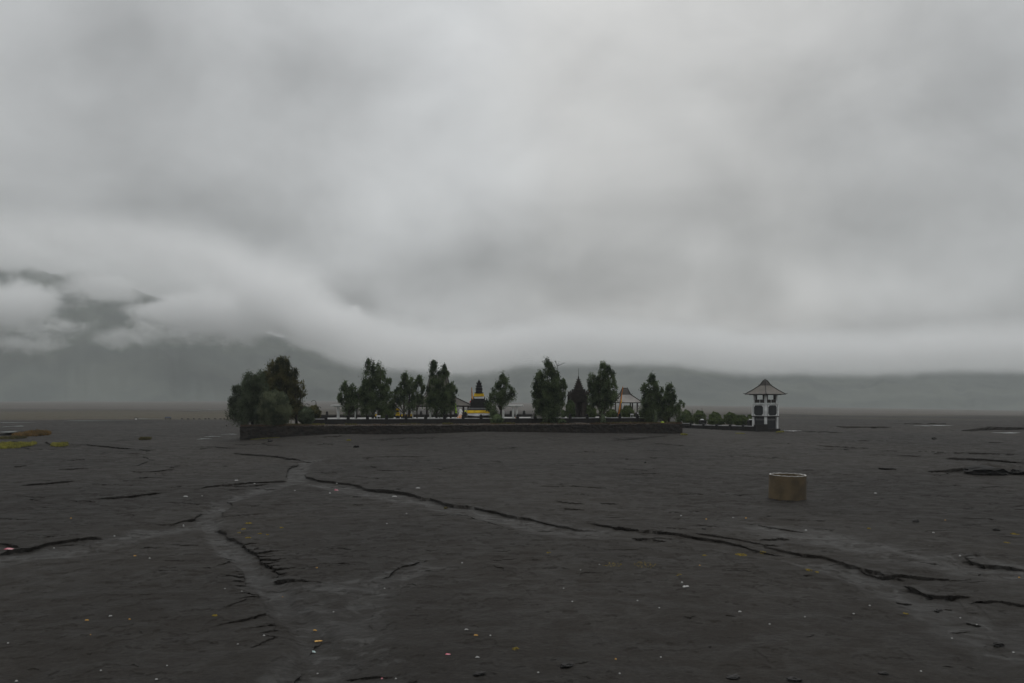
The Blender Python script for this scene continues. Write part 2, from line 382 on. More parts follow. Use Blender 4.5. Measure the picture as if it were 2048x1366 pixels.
def ground():
    T = np.concatenate([-np.geomspace(2.6, .64, 40)[:-1], np.linspace(-.64, .64, 1180), np.geomspace(.64, 2.6, 40)[1:]])
    drop = np.concatenate([np.arange(660, 24, -.85), np.geomspace(24, 5.0, 60)])
    D = np.concatenate([[-150, -40, 0, 6, 11, 14], EYE*F/drop])
    d = np.repeat(D[:, None], len(T), 1); x = T[None, :]*np.maximum(d, 14.); y = d.copy()
    z = fbm(x*.05, y*.05, 3, 1)*.22*np.clip((d-30)/60, .35, 1)+fbm(x*.4, y*.45, 3, 5)*.05+fbm(x*1.7, y*1.7, 3, 8)*.02+fbm(x*.9+y*.5, y*1.2-x*.6, 3, 15)*.022
    pit = np.clip((fbm(x*1.9, y*1.5, 3, 61)-.30+.35*fbm(x*.09, y*.09, 2, 66))/.05, 0, 1); z -= .06*pit*np.clip(d/60, .35, 1.3)*(d < 190)
    z -= (np.clip(x/np.maximum(d, 14), -.1, .75)+.1)*np.clip(d-190, 0, 2100)*.0165+np.clip(d-190, 0, 2100)*.0042
    z += fbm(x*.012, y*.012, 3, 21)*.8*np.clip((d-170)/150, 0, 1)
    # sand banked up against the terrace wall
    sx = (x-P0.x)*U.x+(y-P0.y)*U.y; vx = (x-P0.x)*NV.x+(y-P0.y)*NV.y
    px = CX+F*x/np.maximum(d, 14)
    hz = np.interp(px, *WALL_Z)
    z = np.where(d > 60, z*(1-np.exp(-(vx/9)**2))+(hz)*np.exp(-(np.minimum(vx+1., 0)/13)**2)*np.exp(-(np.maximum(vx-1, 0)/25)**2), z)
    # separate heaps: pixel, distance offset, half widths, height
    for hx, hy, ax, ay, hh in ((1575,869,3.4,2.6,.4), (1990,946,3.2,1.2,.42), (1960,945,1.2,.9,.2), (2048,945,2.,1.,.2), (1990,1112,1.6,1.1,.18), (28,893,7,3.,.28), (120,892,2.4,1.5,.25), (62,868,5,3,.5), (290,877,2.5,1.4,.25), (1912,856,9,6,.35)):
        cx, cy = gpt((hx, hy)); z += hh*np.exp(-((x-cx)/ax)**2-((y-cy)/ay)**2)*(1+.5*fbm(x*1.5, y*1.5, 3, 41))
    silt = np.zeros_like(z)
    for pts, w, dep in CH:
        P = [gpt(p) for p in pts]; P = [(a, b) for a, b in P]
        xs = [p[0] for p in P]; ys = [p[1] for p in P]
        m = (x > min(xs)-4*w) & (x < max(xs)+4*w) & (y > min(ys)-4*w) & (y < max(ys)+4*w)
        b, sg, arc, _, _, _ = polydist(x[m], y[m], P)
        ww = w*(1+.7*fbm(x[m]*.3, y[m]*.3, 3, 51)); k = np.exp(-(b/ww)**4)*np.clip(np.minimum(arc, 1-arc)*12+.3, 0, 1)
        z[m] -= dep*k; silt[m] = np.maximum(silt[m], k)
    ox = np.zeros_like(z); oy = np.zeros_like(z); dzs = np.zeros_like(z)
    for h, pts, kind, wf in SC:
        P = [gpt(p) for p in pts]
        # roughen the trace
        Q = [P[0]]
        for a, b in zip(P[:-1], P[1:]):
            n = max(2, int(math.dist(pts[P.index(a)], pts[P.index(b)])/9)); l = math.dist(a, b)
            for i in range(1, n+1):
                f = i/n; e = 0 if i == n else rr.uniform(-1, 1)*min(l/n*.16, .25)
                ux, uy = (b[0]-a[0])/l, (b[1]-a[1])/l; Q.append((a[0]+(b[0]-a[0])*f-uy*e, a[1]+(b[1]-a[1])*f+ux*e))
        md = sum(p[1] for p in P)/len(P); hm_ = h*(1.2 if h >= 3.5 else 1.)/F*md; w = hm_*wf if kind == 'step' else hm_*5
        xs = [p[0] for p in Q]; ys = [p[1] for p in Q]
        m = (x > min(xs)-2.5*w) & (x < max(xs)+2.5*w) & (y > min(ys)-2.5*w) & (y < max(ys)+2.5*w)
        if not m.any(): continue
        b, sg, arc, nx, ny, ext = polydist(x[m], y[m], Q)
        tp = {'ribA': np.clip(1-arc, 0, 1)**1.1, 'ribB': np.clip(arc, 0, 1)**1.1}.get(kind, np.clip(np.minimum(arc, 1-arc)*(5.5 if h >= 4 else 3.), 0, 1)**.75)*(.72+.9*vnoise(arc*14+md, arc*0+h, 3)*np.exp(-b/(.08*w+.05)))
        if kind[:3] == 'rib': tp = tp*np.exp(-(ext/(.12*w+.02))**2)
        tp[b > 2.5*w] = 0
        s = b*sg; H_ = hm_*tp
        if kind == 'step': dd = np.where(s > 0, .3*H_*np.exp(-b/w), -.7*H_*np.exp(-b/w))
        else: dd = np.where(s > 0, .15*H_*np.exp(-b/w), -.85*H_*np.exp(-b/(w*.8)))
        dzs[m] += dd
        dl = 1.5*(y[m]**2)/(EYE*F)*.85
        near = (b < dl) & (tp > .05)
        over = np.minimum(.42*H_, .11)*(.3+1.4*np.clip(vnoise(arc*23+h, arc*0+md, 9)+.5, 0, 1))
        sh = np.where(s > 0, -.9*b-over, .9*b+over*.8)*near*np.clip(tp*3, 0, 1)
        ox[m] = np.where(near, sh*nx, ox[m]); oy[m] = np.where(near, sh*ny, oy[m])
    x = x+ox; y = y+oy; z = z+dzs
    v = np.stack([x, y, z], -1).reshape(-1, 3); n = len(T)
    i, j = np.meshgrid(np.arange(len(D)-1), np.arange(n-1), indexing='ij'); a = (i*n+j).ravel()
    m = bpy.data.materials.new('volcanic_sand'); m.use_nodes = True; t = m.node_tree; p = t.nodes['Principled BSDF']
    g = t.nodes.new('ShaderNodeNewGeometry'); pos = g.outputs['Position']
    at_ = t.nodes.new('ShaderNodeAttribute'); at_.attribute_name = 'silt'; silt_ = X(t, at_.outputs['Fac'])
    big = noise(t, mapping(t, pos, (1, .6, 1)), .045, 5).remap(.33, .67)
    strk = noise(t, mapping(t, pos, (.8, 1., 1), (0, 0, 0), (0, 0, .5)), .7, 6, .62, 1.2).remap(.35, .65)
    grit = noise(t, pos, 7., 4, .65).remap(.3, .7)
    c = mixc(t, big, (.0150, .0133, .0117), (.0300, .0255, .0208)); c = mixc(t, strk*.45, c, (.0085, .0078, .0071)); fine = noise(t, pos, 26., 3, .7).remap(.35, .65); c = mixc(t, grit*.6, c, (.036, .0325, .0285)); c = mixc(t, fine*.55, c, (.007, .0068, .0065))
    swl = noise(t, mapping(t, pos, (.9, .5, 1)), .8, 6, .62, 2.2).remap(.50, .62)
    c = mixc(t, silt_*swl*.7, c, (.060, .059, .0565)); c = mixc(t, silt_*(strk*.35+.06), c, (.029, .0282, .027))
    rn = noise(t, mapping(t, pos, (.7, .5, 1), (3, 8, 0), (0, 0, .4)), .55, 5, .6, 1.6)
    c = mixc(t, ((rn*2-1).op('ABSOLUTE')*-1+1).remap(.88, 1.)*big*.35, c, (.050, .048, .045))
    # thin grass far out on the plain; the ground turns paler beyond it
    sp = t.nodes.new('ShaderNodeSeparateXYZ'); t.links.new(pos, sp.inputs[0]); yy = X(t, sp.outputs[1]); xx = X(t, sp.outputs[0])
    gn = noise(t, mapping(t, pos, (.3, 1, 1)), .02, 5)
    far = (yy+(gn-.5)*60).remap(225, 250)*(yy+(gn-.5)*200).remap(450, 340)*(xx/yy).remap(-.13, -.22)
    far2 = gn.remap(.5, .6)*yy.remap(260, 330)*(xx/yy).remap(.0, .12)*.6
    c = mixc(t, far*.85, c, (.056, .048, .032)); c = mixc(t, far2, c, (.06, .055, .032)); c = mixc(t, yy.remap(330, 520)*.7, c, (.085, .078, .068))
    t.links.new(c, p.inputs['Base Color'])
    t.links.new((strk*-.18+.78-silt_*.14).k, p.inputs['Roughness']); p.inputs['Specular IOR Level'].default_value = .05
    bn = t.nodes.new('ShaderNodeBump'); bn.inputs['Strength'].default_value = 1.; bn.inputs['Distance'].default_value = .09
    hsum = noise(t, pos, 2.4, 6, .7, 0)
    t.links.new(hsum.k, bn.inputs['Height']); t.links.new(bn.outputs[0], p.inputs['Normal'])
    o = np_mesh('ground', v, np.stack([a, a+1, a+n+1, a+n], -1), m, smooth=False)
    al = o.data.attributes.new('silt', 'FLOAT', 'POINT'); al.data.foreach_set('value', silt.ravel().astype(np.float32))
    tag(o, 'dark grey volcanic sand plain cut by shallow rain runnels', 'ground', kind='structure')
    return D, T, x, y, z
GD, GT, GX, GY, GZ = ground()
def gz(x, y):
    """height of the ground near a point"""
    i = int(np.clip(np.searchsorted(GD, y), 1, len(GD)-1)); k = x/max(y, 14.); j = int(np.clip(np.searchsorted(GT, k), 1, len(GT)-1))
    return float(GZ[i, j])
def gspot(px, py):
    """point of the ground seen along a survey direction"""
    lo = 14.; k = (px-CX)/F
    for d in np.geomspace(15, 1500, 2600):
        if gz(k*d, d) >= EYE-(py-HOR)/F*d: return Vector((k*d, d, gz(k*d, d)))
    d = EYE*F/(py-HOR); return Vector((k*d, d, gz(k*d, d)))
#--PART2--
# ------------------------------------------------------------------ materials of the temple
M_BASALT = mat('rough_basalt', (.021, .0168, .0134), (.0095, .008, .0068), .9, 1.6, .9, 5.)
M_DARK = mat('dark_stone', (.018, .0165, .015), (.010, .009, .0085), .85, 1.8, .5, 9.)
M_BLACK = mat('black_andesite', (.013, .0125, .012), (.006, .0058, .0056), .8, 2.2, .5, 9.)
M_BROWNSTONE = mat('brown_gate_stone', (.036, .029, .0245), (.018, .0155, .0135), .9, 1.8, .6, 7.)
M_COPING = mat('wet_coping_sheen', (.38, .38, .38), (.25, .25, .25), .3, 1.5, .2, 6.)  # pale base colour stands in for sky reflected off the wet stone
M_PLASTER = mat('white_plaster', (.64, .65, .64), (.46, .47, .46), .75, 1.2, .15, 12.)
M_COURT = mat('pale_court_paving', (.24, .235, .225), (.16, .158, .15), .45, .5, .1, 4.)
M_ROOF = mat('grey_sheet_roof', (.100, .088, .073), (.07, .062, .052), .55, .9, .3, 5.)
M_ROOFPALE = mat('pale_sheet_roof', (.21, .197, .18), (.15, .14, .128), .5, .9, .3, 5.)
M_ROOFDARK = mat('dark_ridge_roof', (.045, .040, .035), (.027, .024, .022), .65, 1.4, .4, 7.)
M_TRIM = mat('dark_ridge_trim', (.018, .016, .015), (.011, .010, .010), .7, 2.)
M_WOOD = mat('dark_post_paint', (.035, .028, .024), (.02, .016, .014), .7, 2.)
M_YELLOW = mat('yellow_cloth', (.74, .50, .03), (.58, .36, .02), .9, 1.6)
M_WHITE = mat('white_cloth', (.66, .66, .66), (.48, .48, .49), .9, 1.3)
M_ORANGE = mat('orange_cloth', (.60, .22, .03), (.45, .15, .02), .9, 2.)
M_RED = mat('red_cloth', (.45, .03, .03), (.3, .02, .02), .9, 2.)
M_LIME = mat('lime_cloth', (.38, .62, .03), (.28, .5, .02), .9, 2.)
M_SCREEN = mat('charcoal_panel', (.018, .0195, .021), (.011, .012, .0135), .55, 2.)
M_GREYBAND = mat('grey_shutter', (.12, .12, .12), (.08, .08, .08), .6, 3.)
M_BARK = mat('bark', (.035, .028, .022), (.018, .015, .012), .95, 3., .6, 14., aniso=(1, 1, .3))
M_IRON = mat('dark_iron', (.03, .03, .03), (.02, .02, .02), .6, 3.)
M_RING = mat('weathered_concrete', (.100, .074, .041), (.058, .044, .027), .9, .9, .6, 11., aniso=(1, 1, .8))
M_RIM = mat('wet_rim_sheen', (.34, .33, .31), (.20, .19, .175), .4, 3.)  # lighter concrete, its paleness also carrying the wet gloss of the rim
M_ROCK = mat('lava_rock', (.028, .026, .025), (.014, .0135, .013), .85, 3., .8, 9.)
M_TURF = mat('terrace_earth', (.060, .050, .040), (.040, .037, .031), .95, .5, .6, 7.)
L_TREE = leafmat('casuarina_needles', (.105, .140, .064), (.028, .042, .024))
L_OLIVE = leafmat('olive_needles', (.115, .108, .046), (.030, .036, .019))
L_GREY = leafmat('grey_green_leaves', (.105, .130, .078), (.038, .050, .031))
L_BUSH = leafmat('clipped_bush_leaves', (.105, .135, .052), (.042, .058, .026), 1.2)
L_PALE = leafmat('pale_green_leaves', (.15, .15, .06), (.09, .10, .04), 1.5)

# ------------------------------------------------------------------ terrace, walls, court
def wl(u, v, z=0.): p = P0+U*u+NV*v; return Vector((p.x, p.y, z))
LW = (P1-P0).length
def u_of(px, v): p = spot(px, v); return (Vector((p.x, p.y))-P0).dot(U)

def terrace():
    # earth top, slightly heaped, level of the wall head
    nu, nv = 120, 26; g = []
    for j in range(nv):
        v = .45+(V_UP+1.-.45)*j/(nv-1); row = []
        for i in range(nu):
            u = .5+(LW-1.)*i/(nu-1)
            z = TZ-.06+.10*math.sin(PI*min(1, v/2.2)/2)+.10*float(fbm(np.array([u*.5]), np.array([v*.7]), 3, 4)[0])
            row.append(tuple(wl(u, v, z)))
        g.append(row)
    m = MB().sheet(g)
    return tag(m.build('terrace', M_TURF, smooth=True), 'earth terrace between the rough outer wall and the low inner wall', 'terrace', kind='structure')
terrace()
tb = MB(); tb.sheet([[tuple(wl(u, v, TZ-.10)) for u in (.4, LW-.4)] for v in (V_UP+.5, 34.)])
tag(tb.build('yard', M_TURF), 'bare earth yard of the terrace behind the low wall', 'yard', kind='structure')
c_ = MB(); u0, u1 = u_of(640, V_UP), LW-2.5
c_.sheet([[tuple(wl(u, v, CZ+.02*math.sin(u*1.3+v))) for u in np.linspace(u0+.5, u1, 30)] for v in np.linspace(V_UP+.45, 33, 10)])
tag(c_.build('court', M_COURT), 'pale wet paved court of the temple', 'court', kind='structure')

def rough_wall(name, a, b, z0f, z1, th, label, cat, m):
    """a thick wall of rough blocks from a to b; the face is broken up block by block"""
    root = thing(name, label, cat, (a.x, a.y, 0))
    L = (Vector((b.x, b.y))-Vector((a.x, a.y))).length; dx_ = (Vector((b.x, b.y, 0))-Vector((a.x, a.y, 0)))/L; ny = Vector((-dx_.y, dx_.x, 0))
    nx = int(L/.16); nz = 20; body = MB(); g = []
    for j in range(nz+1):
        row = []
        for i in range(nx+1):
            x = L*i/nx; f = j/nz; z = z0f(x)+(z1-z0f(x))*f
            n = float(vnoise(np.array([x*2.6+7*math.floor(z*3.2)]), np.array([math.floor(z*3.2)*1.7]), 3)[0])*.10+float(fbm(np.array([x*3.]), np.array([z*4.]), 3, 6)[0])*.08
            if j == nz: z += float(fbm(np.array([x*1.5]), np.array([0.]), 4, 12)[0])*.08; n *= .4
            row.append(tuple(dx_*x-ny*n+Vector((0, 0, z))))
        g.append(row)
    back = [tuple(dx_*(L*i/nx)+ny*th+Vector((0, 0, g[-1][i][2]))) for i in range(nx+1)]
    foot = [tuple(dx_*(L*i/nx)+ny*th+Vector((0, 0, g[0][i][2]))) for i in range(nx+1)]
    body.sheet(g+[back, foot])
    for i in (0, nx):  # end faces
        v = [r[i] for r in g]+[back[i], foot[i]]; n = len(body.v); body.v += v; body.f.append(tuple(range(n, n+len(v))))
    body.build('masonry', m, root, smooth=False)
    return root
def zfoot(x): 
    p = P0+U*x; return float(np.interp(CX+F*p.x/p.y, *WALL_Z))-.35
rough_wall('retaining_wall', wl(0, 0), wl(LW, 0), zfoot, TZ, .55, 'long low wall of rough black lava stone holding up the tree terrace', 'wall', M_BASALT)
a_, b_ = wl(0, 34), wl(0, .02)
rough_wall('retaining_wall', a_, b_, lambda x: -.5, TZ-.03, .5, 'rough lava stone side wall at the left end of the terrace running back', 'wall', M_BASALT)
rough_wall('retaining_wall', wl(LW, .02), wl(LW, 9.), lambda x: -.3, TZ-.03, .5, 'short rough lava stone end wall at the right end of the terrace', 'wall', M_BASALT)

def urn(mb, x, y, z, s=1.):
    for z0, z1, a0, a1 in ((0, .10, .26, .26), (.10, .2, .19, .16), (.2, .30, .17, .24), (.30, .36, .25, .25), (.36, .46, .15, .10), (.46, .56, .12, .04)):
        mb.frustum((x, y), z+z0*s, z+z1*s, a0*s, a1*s)
def post_wall(name, pts, z0, z1, posts, label, cat, th=.28, cop=True, urns=True, ph=.12, m=M_DARK):
    """pts: two world points; posts: distances along the wall"""
    a, b = pts; root = thing(name, label, cat, (a.x, a.y, 0), math.atan2(b.y-a.y, b.x-a.x)); L = math.hypot(b.x-a.x, b.y-a.y)
    pan = MB(); st = [0]+[p for p in posts if 0 < p < L]+[L]; cp = MB()
    edges = sorted(posts)
    prev = 0.
    seg = []
    for p in edges:
        if p-.22 > prev: seg.append((prev, p-.22))
        prev = p+.22
    if prev < L: seg.append((prev, L))
    for x0, x1 in seg:
        pan.box(x0, x1, -th/2, th/2, z0, z1-.102); pan.box(x0, x1, -th/2-.04, th/2+.04, z0-.3, z0+.14)
        if cop: cp.box(x0, x1, -th/2-.05, th/2+.06, z1-.10, z1)
        else: pan.box(x0, x1, -th/2-.05, th/2+.05, z1-.058, z1)
    pan.build('panel', m, root)
    if cop: cp.build('coping', M_COPING, root)
    for p in edges:
        q = MB(); q.box(p-.215, p+.215, -.22, .22, z0-.3, z1+ph)
        if urns: urn(q, p, 0, z1+ph, .85)
        else: q.frustum((p, 0), z1+ph, z1+ph+.1, .27, .2)
        q.build('post', M_BLACK, root)
    return root
ups = [652, 696, 735, 773, 812, 851, 889, 926, 962, 1000, 1035, 1070, 1105, 1140, 1174, 1205, 1239, 1274, 1300]
ua = u_of(622, V_UP)
post_wall('court_wall', (wl(ua, V_UP), wl(u_of(1303, V_UP), V_UP)), TZ, 2.62, [u_of(p, V_UP)-ua for p in ups],
          'low dark stone court wall with wet coping coloured pale as sky sheen and small urn topped posts in front of the temple', 'wall')
ub = u_of(636, V_FAR)
post_wall('court_wall', (wl(ub, V_FAR), wl(u_of(1300, V_FAR), V_FAR)), CZ, 2.72, [u_of(p, V_FAR)-ub for p in (654, 710, 762, 794, 842, 869, 911, 945, 987, 1022, 1048, 1090, 1130, 1180, 1230, 1280)],
          'low dark wall at the back of the court seen between the tree trunks', 'wall', cop=False)
# lower wall towards the tower
A_ = at(1379, 862, 163); B_ = at(1513, 863.5, 154.5)
Lr = math.hypot(B_.x-A_.x, B_.y-A_.y)
def along(px, A, B):
    k = (px-CX)/F; dxx, dyy = B.x-A.x, B.y-A.y; s = (k*A.y-A.x)/(dxx-k*dyy); return s*math.hypot(dxx, dyy)
post_wall('yard_wall', (A_, B_), -.15, EYE-(850.5-HOR)/F*158.5, [along(p, A_, B_) for p in (1382, 1408, 1434, 1461, 1487, 1511)],
          'low dark stone wall with coping coloured pale as sky sheen in front of the round clipped bushes', 'wall', urns=False, ph=.08)
e_ = thing('wall_pier', 'short taller dark wall piece where the bush wall meets the white tower', 'wall', tuple(at(1524, 864, 153.6)), -.05)
MB().box(-.95, .85, -.3, .3, -.3, EYE-(849-HOR)/F*153.6).build('pier', M_DARK, e_)
MB().box(-1.0, .9, -.34, .34, EYE-(849-HOR)/F*153.6+.003, EYE-(848-HOR)/F*153.6+.02).build('cap', M_BLACK, e_)
e_ = thing('wall_pier', 'taller dark wall piece at the right end of the terrace where the bush wall begins', 'wall', tuple(at(1370, 859, 165)), -.02)
z1_ = EYE-(845.5-HOR)/F*165
MB().box(-.7, .75, -.2, .2, -.4, z1_-.07).build('pier', M_DARK, e_); MB().box(-.74, .79, -.25, .25, z1_-.068, z1_).build('coping', M_COPING, e_)
yd = MB(); yd.sheet([[(at(px, 0, d).x, d, gz(at(px, 0, d).x, d)*.0+.62-(0 if d > 160 else .0)) for px in (1372, 1420, 1470, 1512)] for d in (164, 172, 180)])
tag(yd.build('bush_bed', M_TURF), 'raised earth bed behind the low wall where the round bushes grow', 'bed', kind='structure')

# ------------------------------------------------------------------ plants
def leaf_mesh(name, cen, dirs, length, width, material, parent):
    """one slim four-cornered leaf tuft at each centre"""
    n = len(cen); d = dirs/np.linalg.norm(dirs, axis=1, keepdims=True)
    r = RNG.normal(size=(n, 3)); s = np.cross(d, r); s /= np.linalg.norm(s, axis=1, keepdims=True)
    L = (length*RNG.uniform(.55, 1.3, n))[:, None]; Wd = (width*RNG.uniform(.6, 1.3, n))[:, None]
    v = np.stack([cen-d*L*.5, cen+s*Wd*.5, cen+d*L*.5, cen-s*Wd*.5], 1).reshape(-1, 3)
    return np_mesh(name, v, np.arange(4*n).reshape(-1, 4), material, parent)

def tree(label, lobes, d, base, group='trees of the temple grounds', material=None, dens=1., trunk=((0, 0),), leaf=.34, name='casuarina_tree', tr=.13):
    """lobes: plumes of the crown in survey pixels (x, top, bottom, half width); base: (px, py) of the foot"""
    b = at(base[0], base[1], d); root = thing(name, label, 'tree', tuple(b), 0, group)
    k = d/F; P = []; Dv = []; tips = []
    for lx, top, bot, hw in lobes:
        h = (bot-top)*k; r = hw*k; x0 = (lx-base[0])*k; z0 = (base[1]-bot)*k; y0 = RNG.uniform(-.6, .6)*r
        lean = RNG.normal(0, .03)*h
        tips.append((x0, y0, z0, h, r))
        nc = int(max(7, 10.5*h*r*.62)); nl = int(115*dens)
        for c in range(nc):
            tt = RNG.uniform(0, 1)**.9
            R = r*1.14*(min(1., .5+1.6*tt) if tt < .34 else math.sqrt(max(.02, 1-((tt-.34)/.68)**2)))
            a = RNG.uniform(0, 2*PI); q = RNG.uniform(.15, 1)**.5
            cx, cy, cz = x0+lean*tt+math.cos(a)*R*q*.86, y0+math.sin(a)*R*q*.86, z0+h*tt*.97
            sz = (.30+.17*r)*(1.05-.40*tt)*RNG.uniform(.6, 1.25); n = int(nl*RNG.uniform(.5, 1.2))
            p = RNG.normal(size=(n, 3))*np.array([sz*.52, sz*.52, sz*.85])+np.array([cx, cy, cz])
            out = np.array([math.cos(a)*.55, math.sin(a)*.55, .95 if tt > .25 else .1])
            P.append(p); Dv.append(RNG.normal(size=(n, 3))*.55+out)
        # pointed leader
        n = int(26*dens); p = np.stack([RNG.normal(0, .12, n), RNG.normal(0, .12, n), RNG.uniform(.9, 1.03, n)*h], 1)+np.array([x0+lean, y0, z0])
        P.append(p); Dv.append(RNG.normal(size=(n, 3))*.3+np.array([0, 0, 1]))
    leaf_mesh('crown', np.concatenate(P), np.concatenate(Dv), leaf, .10, material or L_TREE, root)
    tm = MB()
    for ox, lean in trunk:
        x = ox*k; top = max(z0+h*.8 for _, _, z0, h, _ in tips)
        tm.tube([(x, 0, -.25), (x+lean*k*.4, 0, top*.25), (x+lean*k, .05, top*.55), (x+lean*k*1.1, 0, top)], [tr*1.25, tr, tr*.7, .02], 8)
    for x0, y0, z0, h, r in tips:
        o = trunk[0][0]*k; tm.tube([(o, 0, max(.3, z0*.6)), ((o+x0)/2, y0*.5, z0+h*.15), (x0, y0, z0+h*.45), (x0, y0, z0+h*.9)], [tr*.6, tr*.5, tr*.35, .012], 6)
    tm.build('trunk', M_BARK, root, smooth=True)
    return root
def bush(label, px, top, bot, hw, d, group=None, material=None, leaf=.26, spiky=0., name='clipped_bush', cat='bush', n=None, depth=1., base=None):
    """dome of fine upright leaves on a stem"""
    k = d/F; b = at(px, bot, d)
    if base is not None: b.z = base
    root = thing(name, label, cat, tuple(b), 0, group); h = EYE-(top-HOR)*k-b.z; r = hw*k
    n = n or int(1300*max(.5, r*h))
    u = RNG.normal(size=(n, 3)); u /= np.linalg.norm(u, axis=1, keepdims=True); u[:, 2] = np.where(u[:, 2] < -.8, -u[:, 2], u[:, 2])
    q = RNG.uniform(.55, 1.0, n)**.6; lump = 1+.10*np.sin(u[:, 0]*7+px)*np.cos(u[:, 1]*6)+.08*np.sin(u[:, 2]*9+px)
    c = u*np.array([r, r*depth, 1.])*(q*lump*.95)[:, None]; c[:, 2] = h*.36+np.where(c[:, 2] > 0, c[:, 2]*h*.62, c[:, 2]*h*.40)
    c[:, 2] = np.maximum(c[:, 2], .03)
    leaf_mesh('foliage', c, u*.9+RNG.normal(size=(n, 3))*.35+np.array([0, 0, .8+spiky]), leaf, .075, material or L_BUSH, root)
    core = MB(); core.lathe([(r*.5, -.1), (r*.68, h*.15), (r*.72, h*.42), (r*.55, h*.75), (r*.1, h*.9)], 14, wob=.05)
    core.build('inner_growth', L_BUSH if material is None else material, root)
    st = MB(); st.tube([(0, 0, -.2), (0, 0, h*.4)], [.07, .05], 6); st.build('stem', M_BARK, root)
    return root
GT_ = 'trees of the temple grounds'
tree('broad grey green bushy tree at the left end of the terrace', [(500,746,842,24),(472,770,842,13),(518,744,842,20),(465,800,840,9),(490,775,846,26),(508,790,846,30)], 129, (505,848), material=L_GREY, leaf=.3, tr=.16)
tree('tallest dense brownish tree with many spires behind the round bush on the left', [(538,722,830,16),(556,714,830,17),(573,715,830,17),(586,738,830,16),(601,761,824,9),(528,745,830,13),(560,755,835,28),(590,775,832,14)], 133.5, (593,847), material=L_OLIVE, trunk=((0,-3),(-30,2)), tr=.16)
tree('small tree nearest the lamp posts, first one behind the low court wall', [(692,763,820,12),(705,768,820,11),(681,788,818,7),(718,782,818,9),(700,778,826,13)], 139, (698,838), trunk=((0,0),(15,2)), tr=.10)
tree('tall twin spired tree with two dark trunks left of the main hall', [(740,719,822,14),(759,723,820,16),(727,765,812,9),(776,758,800,9),(738,770,826,13),(764,770,822,13)], 139.5, (746,839), trunk=((0,-4),(11,4)), tr=.15)
tree('low drooping tree squeezed between the first small tree and the twin spired one', [(728,785,826,9),(735,792,830,8)], 140.5, (733,838), tr=.07)
tree('medium feathery tree left of the hall with a low skirt of branches', [(808,747,822,11),(820,756,822,10),(795,776,820,10),(784,784,822,10)], 141, (808,838), trunk=((0,0),(9,2)), tr=.12)
tree('slim open tree in front of the left roof edge of the hall', [(836,751,812,10),(829,766,818,7),(845,772,812,6)], 142, (834,839), tr=.09)
tree('big dark tree covering the middle of the hall roof', [(871,723,818,13),(886,731,820,12),(903,764,815,11),(861,768,816,12),(892,776,828,17),(878,782,824,20)], 141, (873,839), trunk=((0,0),(15,4)), tr=.15)
tree('lone small tree with a leaning trunk right of the cloth wrapped shrine', [(1009,750,808,11),(996,764,806,9),(1021,772,803,8),(985,776,806,7),(1002,778,806,13)], 141, (1000,839), trunk=((0,6),), tr=.14)
tree('young thin tree leaning on the right side of the cloth wrapped shrine', [(982,788,832,9),(990,800,834,8)], 140, (984,838), tr=.05)
tree('broad heavy tree with the loudspeaker mast beside it', [(1095,722,832,18),(1081,743,830,15),(1112,737,828,15),(1127,758,812,9),(1072,768,818,9),(1098,768,838,26)], 138, (1098,846), tr=.17)
tree('broad tree on twin trunks between the stepped gate and the pale roofed pavilion', [(1201,727,818,15),(1217,733,814,13),(1186,747,812,11),(1229,760,798,7),(1205,762,820,22),(1184,778,812,9)], 140.5, (1201,848), trunk=((0,-3),(6,3)), tr=.13)
tree('tall spire shaped tree at the right end of the court wall', [(1301,748,832,11),(1288,770,838,11),(1312,766,836,11),(1325,776,836,8),(1303,782,840,18)], 142, (1302,847), tr=.15)
tree('second spire shaped tree close beside the taller one at the terrace end', [(1339,769,836,12),(1331,785,836,9),(1346,788,828,9)], 141, (1338,846), tr=.12)
tree('smallest narrow tree at the very right corner of the terrace', [(1360,801,840,8),(1355,815,842,6)], 139, (1359,846), tr=.06)
bush('large round pale tipped bush in front of the tall brownish tree', 548, 776, 848, 35, 127.5, 'round bushes', leafmat('silver_green_leaves', (.17, .19, .115), (.06, .075, .047)), .34, .3, base=TZ)
bush('small round grey green bush standing by itself at the left end of the court wall', 613, 811, 846, 17, 130.5, 'round bushes', L_GREY, .3, .3, base=TZ)
bush('brownish green bush half hidden behind the grey green one by the lamp posts', 628, 810, 838, 15, 146, 'round bushes', L_OLIVE)
bush('dark round bush under the twin spired tree just behind the court wall', 772, 812, 840, 17, 140, 'round bushes', None, base=CZ)
bush('rounded bush right of the stepped gate, left of the twin trunks', 1178, 809, 836, 17, 149, 'round bushes', None, base=CZ)
bush('rounded bush right of the twin trunks, left of the leaning banner pole', 1223, 817, 836, 12, 149, 'round bushes', None, base=CZ)
bush('round clipped bush in front of the pale roofed pavilion', 1255, 810, 834, 15, 150, 'round bushes', None, base=CZ)
bush('dark conical shrub touching the left side of the stepped gate', 1141, 797, 838, 11, 145, None, L_TREE, .3, .5, name='conical_shrub', cat='shrub', base=CZ)
bush('tiny dark cypress left of the stepped gate', 1126, 818, 838, 5, 152, None, L_TREE, .2, .8, name='cypress', cat='tree', base=CZ)
bush('low dark tangle of twigs at the foot of the loudspeaker tree', 1124, 838, 849, 9, 136, None, L_TREE, .25, .3, name='low_shrub', cat='shrub', base=TZ)
bush('low loose shrub at the foot of the lone leaning tree', 994, 826, 848, 15, 137, None, L_TREE, .34, .2, name='low_shrub', cat='shrub', n=420, base=TZ)
bush('thin young shoots at the foot of the twin trunks', 1206, 826, 848, 7, 137.5, None, L_GREY, .34, .6, name='low_shrub', cat='shrub', n=160, base=TZ)
bush('pale yellow green plant glowing between the two spire shaped trees', 1331, 828, 845, 6, 146, None, L_PALE, .3, .6, name='low_shrub', cat='shrub', base=TZ)
